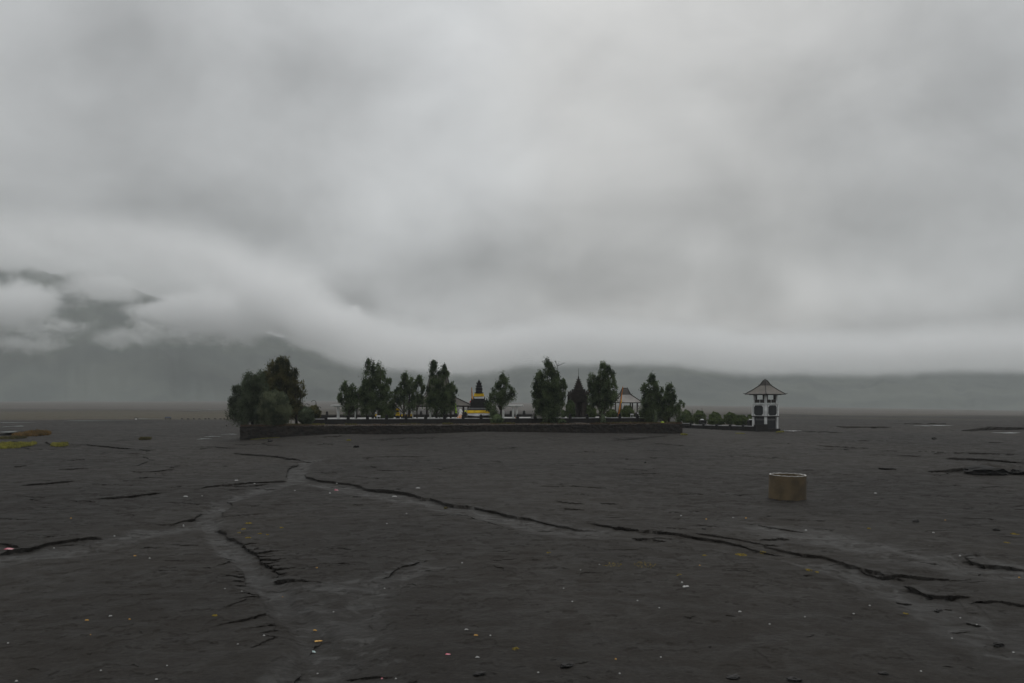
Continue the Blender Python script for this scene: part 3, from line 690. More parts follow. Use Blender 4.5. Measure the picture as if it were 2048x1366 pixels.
bush('thin pale shrub left of the tall spire shaped tree trunk', 1311, 818, 846, 5, 139, None, L_GREY, .3, .8, name='low_shrub', cat='shrub', n=200, base=TZ)
for lab, px, top, bot, hw, d in (('clipped bush nearest the terrace corner, front row', 1376, 827, 848, 11, 167), ('brownish clipped bush peeping over the one at the terrace corner', 1373, 818, 842, 10, 175),
        ('tall round clipped bush above the small dark shrine', 1399, 820.5, 848, 13.5, 170), ('clipped bush behind the widest one', 1430, 823, 846, 12, 175), ('widest clipped dome of the front row', 1432, 832, 849, 17, 166),
        ('rough topped clipped bush behind, between the two front domes', 1461, 824, 846, 14, 174), ('front clipped dome nearest the white tower', 1482, 831, 849, 16, 165), ('small bush half hidden between the last front dome and the tower', 1500, 829.5, 846, 8.5, 173)):
    bush(lab, px, top-1, bot, hw*1.1, d, 'clipped bushes by the tower', None, base=.6)

# ------------------------------------------------------------------ roofs and pavilions
def hip_roof(root, rings, m_low, m_top, split, thick=.10, trim=True):
    """rings: (half x, half y, z) from the eave up; the faces above ring number split belong to the cap"""
    for nm, rs, m in (('roof', rings[:split+1], m_low), ('roof_cap', rings[split:], m_top)):
        mb = MB()
        for i in range(len(rs)-1):
            (a0, b0, z0), (a1, b1, z1) = rs[i], rs[i+1]
            lo = [(-a0,-b0,z0), (a0,-b0,z0), (a0,b0,z0), (-a0,b0,z0)]; hi = [(-a1,-b1,z1), (a1,-b1,z1), (a1,b1,z1), (-a1,b1,z1)]
            mb.add(lo+hi, [(0,1,5,4), (1,2,6,5), (2,3,7,6), (3,0,4,7)])
        a, b, z = rs[-1]; mb.add([(-a,-b,z), (a,-b,z), (a,b,z), (-a,b,z)], [(0,1,2,3)])
        a, b, z = rs[0]; mb.add([(-a,-b,z), (a,-b,z), (a,b,z), (-a,b,z)], [(3,2,1,0)])
        mb.build(nm, m, root)
    if trim:
        tm = MB()
        for sx in (-1, 1):
            for sy in (-1, 1):
                pts = [(sx*a, sy*b, z+.03) for a, b, z in rings]
                a, b, z = rings[0]; pts = [(sx*(a+.22), sy*(b+.22), z+.16)]+pts
                tm.tube(pts, [.03]+[.075]*(len(pts)-1), 6)
                a, b, z = rings[split]; tm.tube([(sx*a, sy*b, z), (sx*(a+.28), sy*(b+.1), z+.22)], [.07, .02], 6)
        a, b, z = rings[-1]; tm.tube([(-a-.05, 0, z+.22), (-a+.05, 0, z+.05), (a-.05, 0, z+.05), (a+.05, 0, z+.22)], [.03, .08, .08, .03], 6)
        a, b, z = rings[0]
        for p, q in (((-a,-b), (a,-b)), ((a,-b), (a,b)), ((a,b), (-a,b)), ((-a,b), (-a,-b))): tm.tube([(*p, z-.02), (*q, z-.02)], .07, 6)
        tm.build('ridge_trim', M_TRIM, root)

# main hall (mostly behind trees)
p = spot(877, 19.); k = p.y/F; p.z = CZ
h = thing('joglo_hall', 'large open hall with steep grey roof behind the big dark tree', 'hall', tuple(p), RZ)
ez = EYE-(811-HOR)*k-CZ
hip_roof(h, [(63*k, 3.6, ez), (29*k, 2.3, ez+17*k), (24*k, 1.9, ez+22*k), (18*k, .9, ez+52*k), (17*k, .25, ez+60*k)], M_ROOF, M_ROOF, 2)
for x in (-55, -20, 20, 55):
    for y in (-3.1, 3.1):
        MB().box(x*k-.14, x*k+.14, y-.14, y+.14, -.05, ez).build('post', M_PLASTER if y < 0 and x < 10 else M_WOOD, h)
MB().box(-56*k, 56*k, -3.26, 3.26, ez-.19, ez-.01).build('eave_beam', M_WOOD, h)
MB().box(-58*k, 58*k, -3.5, 3.5, -.15, .10).build('plinth', M_COURT, h)
# pale roofed pavilion
p = spot(1250, 20.); k = p.y/F; p.z = CZ
h = thing('joglo_pavilion', 'pavilion with pale sheet roof and dark peaked cap behind the round bush', 'pavilion', tuple(p), RZ*.6)
ez = EYE-(805-HOR)*k-CZ
hip_roof(h, [(30*k, 2.1, ez), (9.5*k, .85, ez+15.5*k), (7*k, .5, ez+22*k), (5.*k, .12, ez+28*k)], M_ROOFPALE, M_ROOFDARK, 1)
for x in (-24, -13, 6, 20):
    for y in ((-1.7, 1.7) if x in (-24, 20) else (-1.7,)): MB().box(x*k-.09, x*k+.09, y-.09, y+.09, -.05, ez).build('post', M_WOOD, h)
MB().box(-24*k, 24*k, -.05, .05, .72, .86).build('rail', M_WOOD, h)
MB().box(-26*k, 26*k, -2, 2, -.15, .12).build('plinth', M_COURT, h)
# flat roofed shelters
for lab, x0, x1, posts, v in (('flat white roofed shelter whose slab juts out left of the small first tree', 664, 722, (677, 712), 17.), ('flat cream roofed shelter on paired posts right of the lone leaning tree', 1004, 1046, (1007, 1026.5, 1034), 15.)):
    p = spot((x0+x1)/2, v); k = p.y/F; p.z = CZ; h = thing('flat_shelter', lab, 'shelter', tuple(p), RZ*.3, 'flat roofed shelters')
    zt = EYE-(811-HOR)*k-CZ; c = (x0+x1)/2
    sl = MB(); sl.box((x0-c)*k, (x1-c)*k, -1.1, 1.1, zt-.07, zt+.09); sl.box((x0-c+4)*k, (x1-c-4)*k, -.8, .8, zt-.2, zt-.072); sl.build('roof_slab', M_PLASTER, h)
    for q in posts:
        for y in (-.55, .55): MB().box((q-c)*k-.16, (q-c)*k+.1, y-.13, y+.13, -.05, zt-.202).build('post', M_PLASTER, h)
    MB().box((x0-c+6)*k, (x1-c-2)*k, -1., 1., -.12, .08).build('plinth', M_COURT, h)
# little thatched hut
p = spot(1078, 18.); k = p.y/F; p.z = CZ
h = thing('steep_hut', 'small hut with a steep grey roof, mostly hidden by the loudspeaker tree', 'hut', tuple(p), 0)
mb = MB(); w, hh = 18*k, 27*k
mb.add([(-w,-1.2,0), (-w,1.2,0), (0,-1.2,hh), (0,1.2,hh), (w,-1.2,0), (w,1.2,0)], [(0,2,3,1), (2,4,5,3), (0,4,2), (1,3,5)]); mb.build('roof', M_ROOFPALE, h)
mb = MB(); mb.tube([(-w,-1.22,0), (0,-1.22,hh), (w,-1.22,0)], .06, 6); mb.build('gable_trim', M_TRIM, h)

# ------------------------------------------------------------------ stepped gate
p = spot(1157, 15.); k = p.y/F; p.z = CZ
h = thing('stepped_gate', 'tall brown stone temple gate with a stepped spire and thin rod on top', 'gate', tuple(p), RZ*.4)
Z = lambda py: EYE-(py-HOR)*k-CZ
b = MB()
for x in (-9.5, 9.5):
    for dx_, wd, dy in ((0, 2.9, -.2), (-4.3, 1.6, .1), (4.1, 1.5, .1)):
        b.frustum(((x+dx_)*k, dy), -.1, Z(829), (wd+.8)*k, None, .75); b.frustum(((x+dx_)*k, dy), Z(829), Z(806), wd*k, None, .62); b.frustum(((x+dx_)*k, dy), Z(806), Z(802), wd*k, (wd+1.4)*k, .62, .75)
b.build('jamb', M_BROWNSTONE, h)
MB().box(-4.2*k, 4.2*k, .12, .4, -.1, Z(803)).build('doors', M_WOOD, h)
b = MB(); y0 = 803
for i, hw in enumerate((15, 17, 16, 18.5, 17, 20, 18.5, 12.5, 11)):
    y1 = y0-2.6; b.frustum((0, 0), Z(y0), Z(y1+.7), hw*k, None, hw*k*.42+.3); b.frustum((0, 0), Z(y1+.7), Z(y1), (hw-1.6)*k, None, hw*k*.42+.15); y0 = y1
for s in (-1, 1):
    for xx, yt, w in ((19.5, 783, 2.2), (16, 781, 1.6), (12.5, 778, 1.5)): b.frustum((s*xx*k, 0), Z(792), Z(yt), w*k, w*.55*k, .4, .2)
b.build('cornice', M_BROWNSTONE, h)
b = MB(); yy = 780.; hw = 10.6
while yy > 756:
    y2 = yy-4.; b.frustum((0, 0), Z(yy), Z(yy-.7), (hw-.8)*k, hw*k); b.frustum((0, 0), Z(yy-.7), Z(yy-1.7), hw*k, (hw-.3)*k); b.frustum((0, 0), Z(yy-1.7), Z(y2), (hw-2.6)*k, (hw-2.9)*k); yy = y2; hw -= 1.3
b.frustum((0, 0), Z(yy), Z(752), 1.4*k, .8*k); b.build('spire', M_BROWNSTONE, h)
MB().tube([(0, 0, Z(752.5)), (0, 0, Z(737))], [.035, .02], 6).build('rod', M_IRON, h)
for s in (-1, 1):
    b = MB(); x = s*17.5*k
    for z0, z1, w in ((836, 806, 3.4), (806, 803, 4.4), (803, 792, 3.2), (792, 789, 4.2), (789, 785, 2.6)): b.frustum((x, .9), Z(z0), Z(z1), w*k, (w-.3)*k)
    b.build('side_tower', M_BROWNSTONE, h)

# ------------------------------------------------------------------ cloth wrapped shrine
p = spot(958, 12.5); k = p.y/F; p.z = CZ
h = thing('stone_shrine', 'black stepped stone shrine wrapped in yellow and white cloth', 'shrine', tuple(p), RZ*.5)
Z = lambda py: EYE-(py-HOR)*k-CZ
b = MB(); b.frustum((0, 0), -.1, Z(829), 23.5*k, None, 1.5); b.frustum((0, 0), Z(829), Z(821), 21.5*k, None, 1.4); b.build('base', M_DARK, h)
b = MB(); b.frustum((0, 0), Z(821), Z(818.6), 22*k, 21.6*k, 1.45, 1.42); b.build('plate', M_BLACK, h)
MB().frustum((0, 0), Z(818.6)+.002, Z(815.4), 20.8*k, 19.8*k, 1.36, 1.3).build('ledge', M_GREYBAND, h)
b = MB(); rr2 = random.Random(3)
for z0, z1, hw in ((815.4, 811, 19), (811, 807.5, 17), (807.5, 803, 17.6), (803, 800, 14), (800, 797, 11.5), (797, 786, 8.0)):
    b.frustum((0, 0), Z(z0), Z(z1), hw*k, (hw-.8)*k, hw*k*.72)
for i in range(46):   # carved foliage of the body
    a = rr2.uniform(0, 2*PI); zz = rr2.uniform(800, 814); hw = np.interp(zz, [800, 814], [14, 19]); c = (math.cos(a)*hw*k*1.02, math.sin(a)*hw*k*.72)
    b.frustum(c, Z(zz+1.6), Z(zz-rr2.uniform(1.2, 3)), rr2.uniform(.7, 1.5)*k, .3*k, rz=a)
for s in (-1, 1): b.frustum((s*15*k, -.2), Z(803), Z(796), 1.4*k, .4*k); b.frustum((s*11*k, -.4), Z(799), Z(793), 1.2*k, .4*k)
b.build('carved_body', M_BLACK, h)
b = MB()
for z0, z1, h0, h1 in ((786.5, 785, 8.6, 8.6), (785, 782, 6.6, 6), (782, 779.5, 7, 6), (779.5, 777, 5.6, 6.8), (777, 774, 6.4, 5), (774, 771.5, 5, 6.2), (771.5, 769, 4.6, 4.2), (769, 766, 4.4, 4.8), (766, 763.5, 3.2, 2.6), (763.5, 761, 2.8, 1.8), (761, 758.5, .8, .2)):
    b.frustum((0, 0), Z(z0), Z(z1), h0*k, h1*k)
for yy, hw in ((779, 6.5), (773.5, 6.), (767.5, 4.6)):
    for s in (-1, 1): b.frustum((s*hw*k, 0), Z(yy), Z(yy-3), .9*k, .3*k)
b.build('tower', M_BLACK, h)
def drape(root, name, m, hx, hy, zt, zb, n=72, swag=.0, flare=.03, nsw=8, out=.0):
    """cloth hung round a square body, gathered in folds"""
    g = []
    per = [(-hx,-hy), (hx,-hy), (hx,hy), (-hx,hy), (-hx,-hy)]
    rows = 5
    for j in range(rows):
        f = j/(rows-1); row = []
        for i in range(n+1):
            s = i/n*4; e = min(int(s), 3); q = s-e; x = per[e][0]+(per[e+1][0]-per[e][0])*q; y = per[e][1]+(per[e+1][1]-per[e][1])*q
            fold = math.sin(i*1.9)*.5+math.sin(i*.83+1)*.5; r = 1+(flare*f*(.6+.5*fold)+out)/max(hx, hy)
            z = zt-(zt-zb)*f+swag*f*(abs(math.sin(PI*s*nsw/8))-.5)
            row.append((x*r, y*r, z))
        g.append(row)
    o = MB().sheet(g).build(name, m, root, smooth=True); so_ = o.modifiers.new('thickness', 'SOLIDIFY'); so_.thickness = .012; return o
drape(h, 'white_skirt', M_WHITE, 21.9*k, 1.44, Z(825), Z(831), swag=-.16, flare=.22, nsw=10, out=.02)
drape(h, 'yellow_skirt', M_YELLOW, 21.9*k, 1.44, Z(820.6), Z(826.3), flare=.10, swag=.05, out=.05)
drape(h, 'white_band', M_WHITE, 8.4*k, 8.4*k*.72, Z(792.5), Z(799.5), flare=.07, swag=-.12, nsw=4, out=.04)
drape(h, 'yellow_band', M_YELLOW, 8.5*k, 8.5*k*.72, Z(786.8), Z(793.2), flare=.10, swag=.05, nsw=4, out=.05)

# ------------------------------------------------------------------ smaller things of the court
def banner(label, px, v, py0, py1, w, m, lean=0., group=None, tops=None):
    p = spot(px, v); k = p.y/F; p.z = CZ; z0, z1 = EYE-(py0-HOR)*k-CZ, EYE-(py1-HOR)*k-CZ
    r = thing('ceremonial_banner', label, 'banner', tuple(p), 0, group); lx = lean*k
    n = 14; pole = [(lx*(i/n)**1.0, 0, z1*i/n) for i in range(n+1)]
    MB().tube([(x, 0, z) for x, _, z in pole], [.045*(1-.6*i/n) for i in range(n+1)], 6).build('pole', M_WOOD, r)
    g = []
    for i in range(25):
        f = i/24; z = z0+(z1-z0)*f; x = lx*z/z1; ww = w*k*(1-.75*f); g.append([(x+.05, .02*math.sin(f*19), z), (x+.05+ww*.5, .05*math.sin(f*23), z), (x+.05+ww, .07*math.sin(f*17+1), z)])
    o = MB().sheet(g).build('cloth', m, r); q = o.modifiers.new('thickness', 'SOLIDIFY'); q.thickness = .012
    return r, k
GB = 'tall banners of the court'
r, k = banner('narrow upright orange and yellow banner beside the cloth wrapped shrine', 942.5, 13.5, 803, 775, 3.4, mat('amber_cloth', (.62, .30, .03), (.5, .2, .02), .9, 2.), group=GB)
p = spot(943, 12.9); ku = p.y/F; p.z = CZ
r = thing('red_parasol', 'small red ceremonial parasol left of the cloth wrapped shrine', 'parasol', tuple(p))
zt = EYE-(801-HOR)*ku-CZ; MB().tube([(0, 0, 0), (0, 0, zt)], .03, 6).build('pole', M_WOOD, r)
MB().lathe([(.34, zt-.30), (.30, zt-.18), (.17, zt-.02), (.03, zt+.08)], 14).build('canopy', M_RED, r)
banner('lime green banner hanging at the right edge of the big dark tree', 910, 15, 826, 806, 3.6, M_LIME, group=GB)
r, k = banner('tall orange banner pole leaning right in front of the pale pavilion', 1234, 16, 832, 773, 3.2, M_ORANGE, lean=11, group=GB)
banner('yellow banner on a second thin pole beside the leaning orange one', 1239, 17, 806, 790, 2.2, M_YELLOW, lean=3, group=GB)
banner('thin orange banner tip leaning out right of the stepped gate', 1170, 19, 792, 778, 1.8, M_ORANGE, lean=8, group=GB)
# orange tent and white parasol
p = spot(921, 10.); k = p.y/F; p.z = CZ
r = thing('orange_tent', 'small bright orange cloth tent left of the cloth wrapped shrine', 'tent', tuple(p))
zt = EYE-(824.5-HOR)*k-CZ
g = []
for j in range(7):
    f = j/6; row = []
    for i in range(33):
        a = 2*PI*i/32; rad = (9.5*k*(1-f)**1.15+.03)*(1+.06*math.sin(a*8)*(1-f)); row.append((rad*math.cos(a), rad*math.sin(a)*.8, -.02+(zt+.02)*f**.85))
    g.append(row)
MB().sheet(g).build('canvas', M_ORANGE, r, smooth=True)
mb = MB()
for a in np.linspace(0, 2*PI, 9)[:-1]: mb.tube([(9.3*k*math.cos(a+.2), 7.6*k*math.sin(a+.2), 0.0), (.05*math.cos(a), .05*math.sin(a), zt+.02)], .05, 5)
mb.build('white_ribs', M_WHITE, r)
p = spot(921, 11.6); k = p.y/F; p.z = CZ
r = thing('white_parasol', 'white domed ceremonial parasol rising behind the orange tent', 'parasol', tuple(p))
zt = EYE-(818.6-HOR)*k-CZ; w = 4.3*k
MB().tube([(0, 0, 0), (0, 0, zt)], .03, 6).build('pole', M_WOOD, r)
MB().lathe([(w*1.02, zt-.46), (w*1.0, zt-.36), (w*.75, zt-.16), (w*.4, zt-.03), (.03, zt+.05)], 18).build('canopy', M_WHITE, r)
# guardian figure
def guardian(label, px, v, pyb, pyt, cloth, cat='statue', group=None):
    p = spot(px, v); k = p.y/F; p.z = CZ; H_ = EYE-(pyt-HOR)*k-CZ
    r = thing('guardian_statue', label, cat, tuple(p), 0, group)
    b = MB(); b.frustum((0, 0), -.05, .22*H_, .30, .26); b.lathe([(.20, .22*H_), (.25, .36*H_), (.17, .5*H_), (.24, .66*H_), (.20, .74*H_), (.09, .78*H_), (.12, .84*H_), (.13, .91*H_), (.06, .98*H_), (.02, H_)], 12)
    for s in (-1, 1): b.tube([(s*.22, 0, .70*H_), (s*.30, -.05, .56*H_), (s*.16, -.22, .48*H_)], [.07, .06, .05], 6)
    b.build('figure', M_BLACK, r)
    MB().lathe([(.15, .86*H_), (.17, .92*H_), (.12, .99*H_), (.02, 1.02*H_)], 12).build('headcloth', cloth, r)
    return r
guardian('dark stone guardian with a yellow green headcloth left of the wrapped shrine', 931, 10.5, 834, 821, mat('yellowgreen_cloth', (.5, .5, .05), (.4, .42, .04), .9, 2.))
# yellow dressed pillar shrine
p = spot(795.5, 13.); k = p.y/F; p.z = CZ
r = thing('pillar_shrine', 'small pillar shrine dressed in bright yellow cloth between the feathery tree trunks', 'shrine', tuple(p))
Z = lambda py: EYE-(py-HOR)*k-CZ
b = MB(); b.frustum((0, 0), -.05, Z(831), 4.2*k, 3.6*k); b.frustum((0, 0), Z(831), Z(818), 2.2*k, 2.*k); b.build('pillar', M_BLACK, r)
drape(r, 'yellow_skirt', M_YELLOW, 2.4*k, 2.4*k, Z(824), Z(831.5), n=40, flare=.12, out=.03)
b = MB(); b.frustum((0, 0), Z(820.6), Z(817.6), 4.6*k, 3.4*k); b.frustum((0, 0), Z(817.6), Z(816.6), 3.4*k, 1.*k); b.build('canopy', M_YELLOW, r)
for i, (px, v) in enumerate(((745, 14), (752, 14.6), (804, 15), (811, 15.6), (817, 15), (822.5, 15.6))):
    p = spot(px, v); k = p.y/F; p.z = CZ
    r = thing('offering_post', ('short post in yellow and white cloth left of the twin trunks', 'short post in yellow and white cloth just right of the left twin trunk', 'yellow and white cloth post right of the yellow pillar shrine', 'second yellow and white cloth post right of the pillar shrine', 'yellow and white cloth post just left of the last one by the hall', 'yellow and white cloth post nearest the hall')[i], 'offering post', tuple(p), 0, 'cloth wrapped offering posts')
    Z = lambda py: EYE-(py-HOR)*k-CZ
    MB().frustum((0, 0), -.05, Z(832), 1.9*k, 1.5*k).build('base', M_BLACK, r)
    MB().lathe([(1.9*k, Z(832.4)), (1.7*k, Z(830)), (1.3*k, Z(828))], 10).build('yellow_wrap', M_YELLOW, r)
    MB().lathe([(1.25*k, Z(828)+.003), (1.15*k, Z(825.5)), (.3*k, Z(823.5))], 10).build('white_top', M_WHITE, r)
for lab, px, v, y0, y1, w in (('low white notice board under the twin spired tree', 757, 8.2, 833.3, 830.8, 4.2), ('small white board right of the round bush by the pavilion', 1264, 8.4, 830, 827.6, 3.2)):
    p = spot(px, v); k = p.y/F; p.z = CZ; r = thing('notice_board', lab, 'notice board', tuple(p), RZ, 'white notice boards'); Z = lambda py: EYE-(py-HOR)*k-CZ
    MB().box(-w*k, w*k, -.03, .03, Z(y0), Z(y1)).build('board', M_WHITE, r)
    for s in (-.7, .7): MB().box(s*w*k-.03, s*w*k+.03, .032, .08, -.05, Z(y0)+.1).build('leg', M_PLASTER, r)
p = spot(1276, 8.6); k = p.y/F; p.z = CZ
r = thing('draped_statue', 'small statue draped in white cloth near the right end of the court wall', 'statue', tuple(p)); Z = lambda py: EYE-(py-HOR)*k-CZ
MB().frustum((0, 0), -.05, Z(832), 4*k, 3.6*k).build('pedestal', M_BLACK, r)
MB().lathe([(3.2*k, Z(833)), (2.6*k, Z(830)), (1.9*k, Z(827.5)), (.8*k, Z(826)), (1.*k, Z(825)), (.7*k, Z(823.6)), (.1*k, Z(823))], 12, wob=.12).build('white_drape', M_WHITE, r)
p = spot(1033, 13.); p.z = CZ; r = thing('orange_bin', 'orange tub standing at the foot of the flat shelter posts', 'tub', tuple(p))
MB().lathe([(.17, -.02), (.21, .3), (.235, .33), (.235, .36), (.20, .36)], 14).build('tub', M_ORANGE, r)
MB().lathe([(.25, .365), (.22, .40), (.05, .42)], 14).build('lid', mat('rust_lid', (.4, .13, .03), (.3, .1, .03), .7, 3.), r)
for lab, px, d in (('small dark stone shrine with white cap under the tall clipped bush', 1405, 164), ('small dark stone shrine with white cap against the tower foot', 1502, 160)):
    p = at(px, 850, d); k = d/F; p.z = .6; r = thing('field_shrine', lab, 'shrine', tuple(p), .3, 'white capped little shrines'); Z = lambda py: EYE-(py-HOR)*k-.6
    b = MB(); b.frustum((0, 0), -.3, Z(846), 7*k, 6*k, .45); b.frustum((0, 0), Z(846), Z(841), 6.4*k, 6*k, .42); b.frustum((0, 0), Z(841)+.002, Z(839.6), 6.8*k, 5*k, .45); b.build('body', M_BLACK, r)
    MB().frustum((-1.*k, 0), Z(839.6), Z(838), 2.6*k, 2*k).build('cap', M_PLASTER, r)

# curled lamp posts, loudspeaker mast, thin poles
def lamp(label, px, top, hand, d, hh):
    k = d/F; b = at(px, 838, d); b.z = CZ; r = thing('lamp_post', label, 'lamp post', tuple(b), 0, 'curled lamp posts'); zt = EYE-(top-HOR)*k-CZ
    MB().tube([(0, 0, -.1), (0, 0, zt*.5), (0, 0, zt)], [.09, .07, .055], 8).build('post', M_IRON, r)
    R = hh*k; pts = [(0, 0, zt)]+[(hand*(R-R*math.cos(a)), 0, zt+R*.9*math.sin(a)) for a in np.linspace(.2, PI*.86, 9)]
    MB().tube(pts, .035, 6).build('arm', M_IRON, r)
    e = pts[-1]; MB().lathe([(.03, e[2]+.02), (.07, e[2]-.04), (.02, e[2]-.10)], 8, (e[0], 0)).build('lamp', M_IRON, r)
lamp('tallest curled iron lamp post rising from the brownish bush', 632, 805, -1, 152, 4.6)
lamp('curled lamp post at the left, half behind the tall brownish tree', 618, 811, -1, 155, 4.2)
lamp('lowest curled lamp post on the right, bent towards the court', 634.5, 817, 1, 150, 3.8)
p = spot(1116, 11.); k = p.y/F; p.z = CZ; r = thing('loudspeaker_mast', 'thin mast with horn and a long slanting aerial above the broad heavy tree', 'mast', tuple(p)); Z = lambda py: EYE-(py-HOR)*k-CZ
MB().tube([(0, 0, -.05), (0, 0, Z(740)), (-2*k, 0, Z(731)), (-5*k, 0, Z(723))], [.05, .04, .03, .025], 6).build('pole', M_IRON, r)
MB().tube([(0-2*k, 0, Z(732)), (6*k, 0, Z(729)), (14.5*k, 0, Z(724.5))], [.05, .04, .02], 6).build('aerial', M_IRON, r)
MB().tube([(-1.*k, 0, Z(731)), (2.*k, 0, Z(724))], [.025, .015], 5).build('short_aerial', M_IRON, r)
MB().lathe([(.04, Z(724.2)), (.10, Z(723)), (.11, Z(722)), (.03, Z(721.4))], 10, (-5*k, 0)).build('horn', M_IRON, r)
for lab, px, top, d in (('thin dark pole between the first clipped bushes', 1384.5, 819, 172), ('thin pole behind the tall clipped bush', 1404, 816.5, 182)):
    b = at(px, 848, d); b.z = .5; r = MB().tube([(0, 0, -.2), (0, 0, EYE-(top-HOR)*d/F-.5)], [.05, .03], 6).build('thin_pole', M_IRON); r.location = b; tag(r, lab, 'pole', 'thin poles')

# ------------------------------------------------------------------ watch tower
d = 156.; k = d/F; b = at(1530.5, 862, d); b.z = gz(b.x, b.y)-.05; ROT = math.radians(32)
tw = thing('watch_tower', 'white and black square tower with a flared grey peaked roof', 'tower', tuple(b), ROT)
Z = lambda py: EYE-(py-HOR)*k-b.z
W2 = 17.6*k                                            # half width
MB().box(-W2-.18, W2+.25, -W2-.25, W2+.2, -.5, Z(857)).build('footing', M_DARK, tw)
for sx in (-1, 1):
    for sy in (-1, 1):
        MB().box(sx*W2*.9-.17, sx*W2*.9+.17, sy*W2*.9-.17, sy*W2*.9+.17, Z(857)+.002, Z(833.5)).build('corner_post', M_PLASTER, tw)
b2 = MB(); b2.box(-W2*.84, W2*.84, -W2*.84, W2*.84, Z(857)+.004, Z(834)); b2.build('lower_room', M_SCREEN, tw)
b2 = MB()
for s in (-1, 1):
    b2.box(-W2*.66, W2*.66, s*W2*.86-.03, s*W2*.86+.03, Z(840.5), Z(837)); b2.box(s*W2*.86-.03, s*W2*.86+.03, -W2*.66, W2*.66, Z(840.5), Z(837))
b2.build('window_band', M_GREYBAND, tw)
b2 = MB(); b2.box(-W2*1.08, W2*1.08, -W2*1.08, W2*1.08, Z(833.6), Z(832)); b2.build('floor_slab', M_TRIM, tw)
b2 = MB(); b2.box(-W2*1.06, W2*1.06, -W2*1.06, W2*1.06, Z(832)+.003, Z(808.6)); b2.frustum((0, 0), Z(808.6), Z(807.4), W2*1.10, W2*1.1); b2.build('middle_room', M_PLASTER, tw)
def octa(wd, z0, z1, dep):
    c = .18*(z1-z0); pts = [(-wd+c, z0), (wd-c, z0), (wd, z0+c), (wd, z1-c), (wd-c, z1), (-wd+c, z1), (-wd, z1-c), (-wd, z0+c)]
    mb = MB(); n = 8; v = [(x, -dep, z) for x, z in pts]+[(x, 0, z) for x, z in pts]
    mb.add(v, [tuple(range(8))]+[tuple(range(15, 7, -1))]+[(i, i+8, (i+1) % 8+8, (i+1) % 8) for i in range(8)]); return mb
for a in range(4):
    pn = octa(W2*.66, Z(830.3), Z(810.7), .05).build('dark_panel', M_SCREEN, tw); pn.location = (math.sin(a*PI/2)*(W2*1.06+.003), -math.cos(a*PI/2)*(W2*1.06+.003), 0); pn.rotation_euler = (0, 0, a*PI/2)
    fr = MB(); z0, z1 = Z(831.3), Z(809.8); w = W2*.8
    for x0, x1, q0, q1 in ((-w-.035, -w, z0, z1), (w, w+.035, z0, z1), (-w, w, z0-.035, z0), (-w, w, z1, z1+.035)): fr.box(x0, x1, -.03, 0, q0, q1)
    f_ = fr.build('panel_frame', M_GREYBAND, pn); f_.location = (0, 0, 0)
for sx in (-1, 0, 1):
    for sy in (-1, 0, 1):
        if sx == 0 and sy == 0: continue
        if sx and sy: MB().box(sx*W2*.84-.15, sx*W2*.84+.15, sy*W2*.84-.15, sy*W2*.84+.15, Z(807.4)+.002, Z(787.6)).build('upper_post', M_PLASTER, tw)
        else: MB().box(sx*W2*.84-.05, sx*W2*.84+.05, sy*W2*.84-.05, sy*W2*.84+.05, Z(807.4)+.002, Z(798.8)).build('rail_post', M_PLASTER, tw)
b2 = MB(); b3 = MB()
for s in (-1, 1):
    for q in (-1, 1):
        x0, x1 = (-W2*.84+.15, -.05) if q < 0 else (.05, W2*.84-.15)
        b2.box(x0, x1, s*W2*.84-.045, s*W2*.84+.045, Z(805.5), Z(799.2)); b2.box(s*W2*.84-.045, s*W2*.84+.045, x0, x1, Z(805.5), Z(799.2))
b2.build('balustrade', M_WOOD, tw)
for a in (-1, 1):
    for c_ in (-1, 1): b3.frustum((a*W2*.62, c_*W2*.80), Z(799), Z(787.8), .13, .13); 
b3.build('inner_jamb', M_WOOD, tw)
b3 = MB()
for i, x in enumerate((.25, .42, .56)): b3.tube([(W2*x, W2*.5, Z(806)), (W2*x+.12, W2*.5, Z(789.5))], .05, 5)
b3.build('hanging_bell_log', M_WOOD, tw)
e0 = Z(788.2)
hip_roof(tw, [(27.8*k, 27.8*k, e0), (18.8*k, 18.8*k, e0+7*k), (7.6*k, 7.6*k, e0+17.2*k), (5.6*k, 5.6*k, e0+21.5*k), (3.2*k, 3.2*k, e0+26*k), (1.2*k, 1.2*k, e0+28.0*k)], M_ROOF, M_ROOFDARK, 2)
MB().box(-22*k, 22*k, -22*k, 22*k, e0-.16, e0-.002).build('ceiling', M_WOOD, tw)
#--PART3--
# ------------------------------------------------------------------ concrete ring
p = gspot(1581, 1000); k = p.y/F; R = 36.6*k; Hh = (1000-949)*k
cr = thing('concrete_ring', 'brown weathered concrete well ring standing alone on the sand', 'concrete ring', (p.x, p.y+R*.6, p.z-.06))
n = 56; wall = .10; g = []
for rad, z in ((R*1.015, -.15), (R*1.01, .12), (R, Hh*.5), (R*.99, Hh-.03)):
    g.append([(rad*math.cos(2*PI*i/n)*(1+.012*math.sin(2*PI*i/n*2+1)), rad*math.sin(2*PI*i/n), z+.012*math.sin(i*.9)) for i in range(n+1)])
ob = MB().sheet(g)
ob.sheet([[((R-wall)*math.cos(-2*PI*i/n), (R-wall)*math.sin(-2*PI*i/n), z) for i in range(n+1)] for z in (-.15, Hh-.03)])
ob.build('ring_wall', M_RING, cr, smooth=True)
MB().sheet([[(q*math.cos(2*PI*i/n), q*math.sin(2*PI*i/n), z+.010*math.sin(i*1.7)) for i in range(n+1)] for q, z in ((R*.992, Hh-.034), (R*.985, Hh), (R-wall+.01, Hh), (R-wall-.004, Hh-.034))]).build('rim', M_RIM, cr)
MB().lathe([(R-wall-.01, -.1), (R-wall-.01, .02), (.1, .05)], 24).build('sand_fill', bpy.data.materials['volcanic_sand'], cr)
cr.rotation_euler = (math.radians(.6), math.radians(.9), 0)

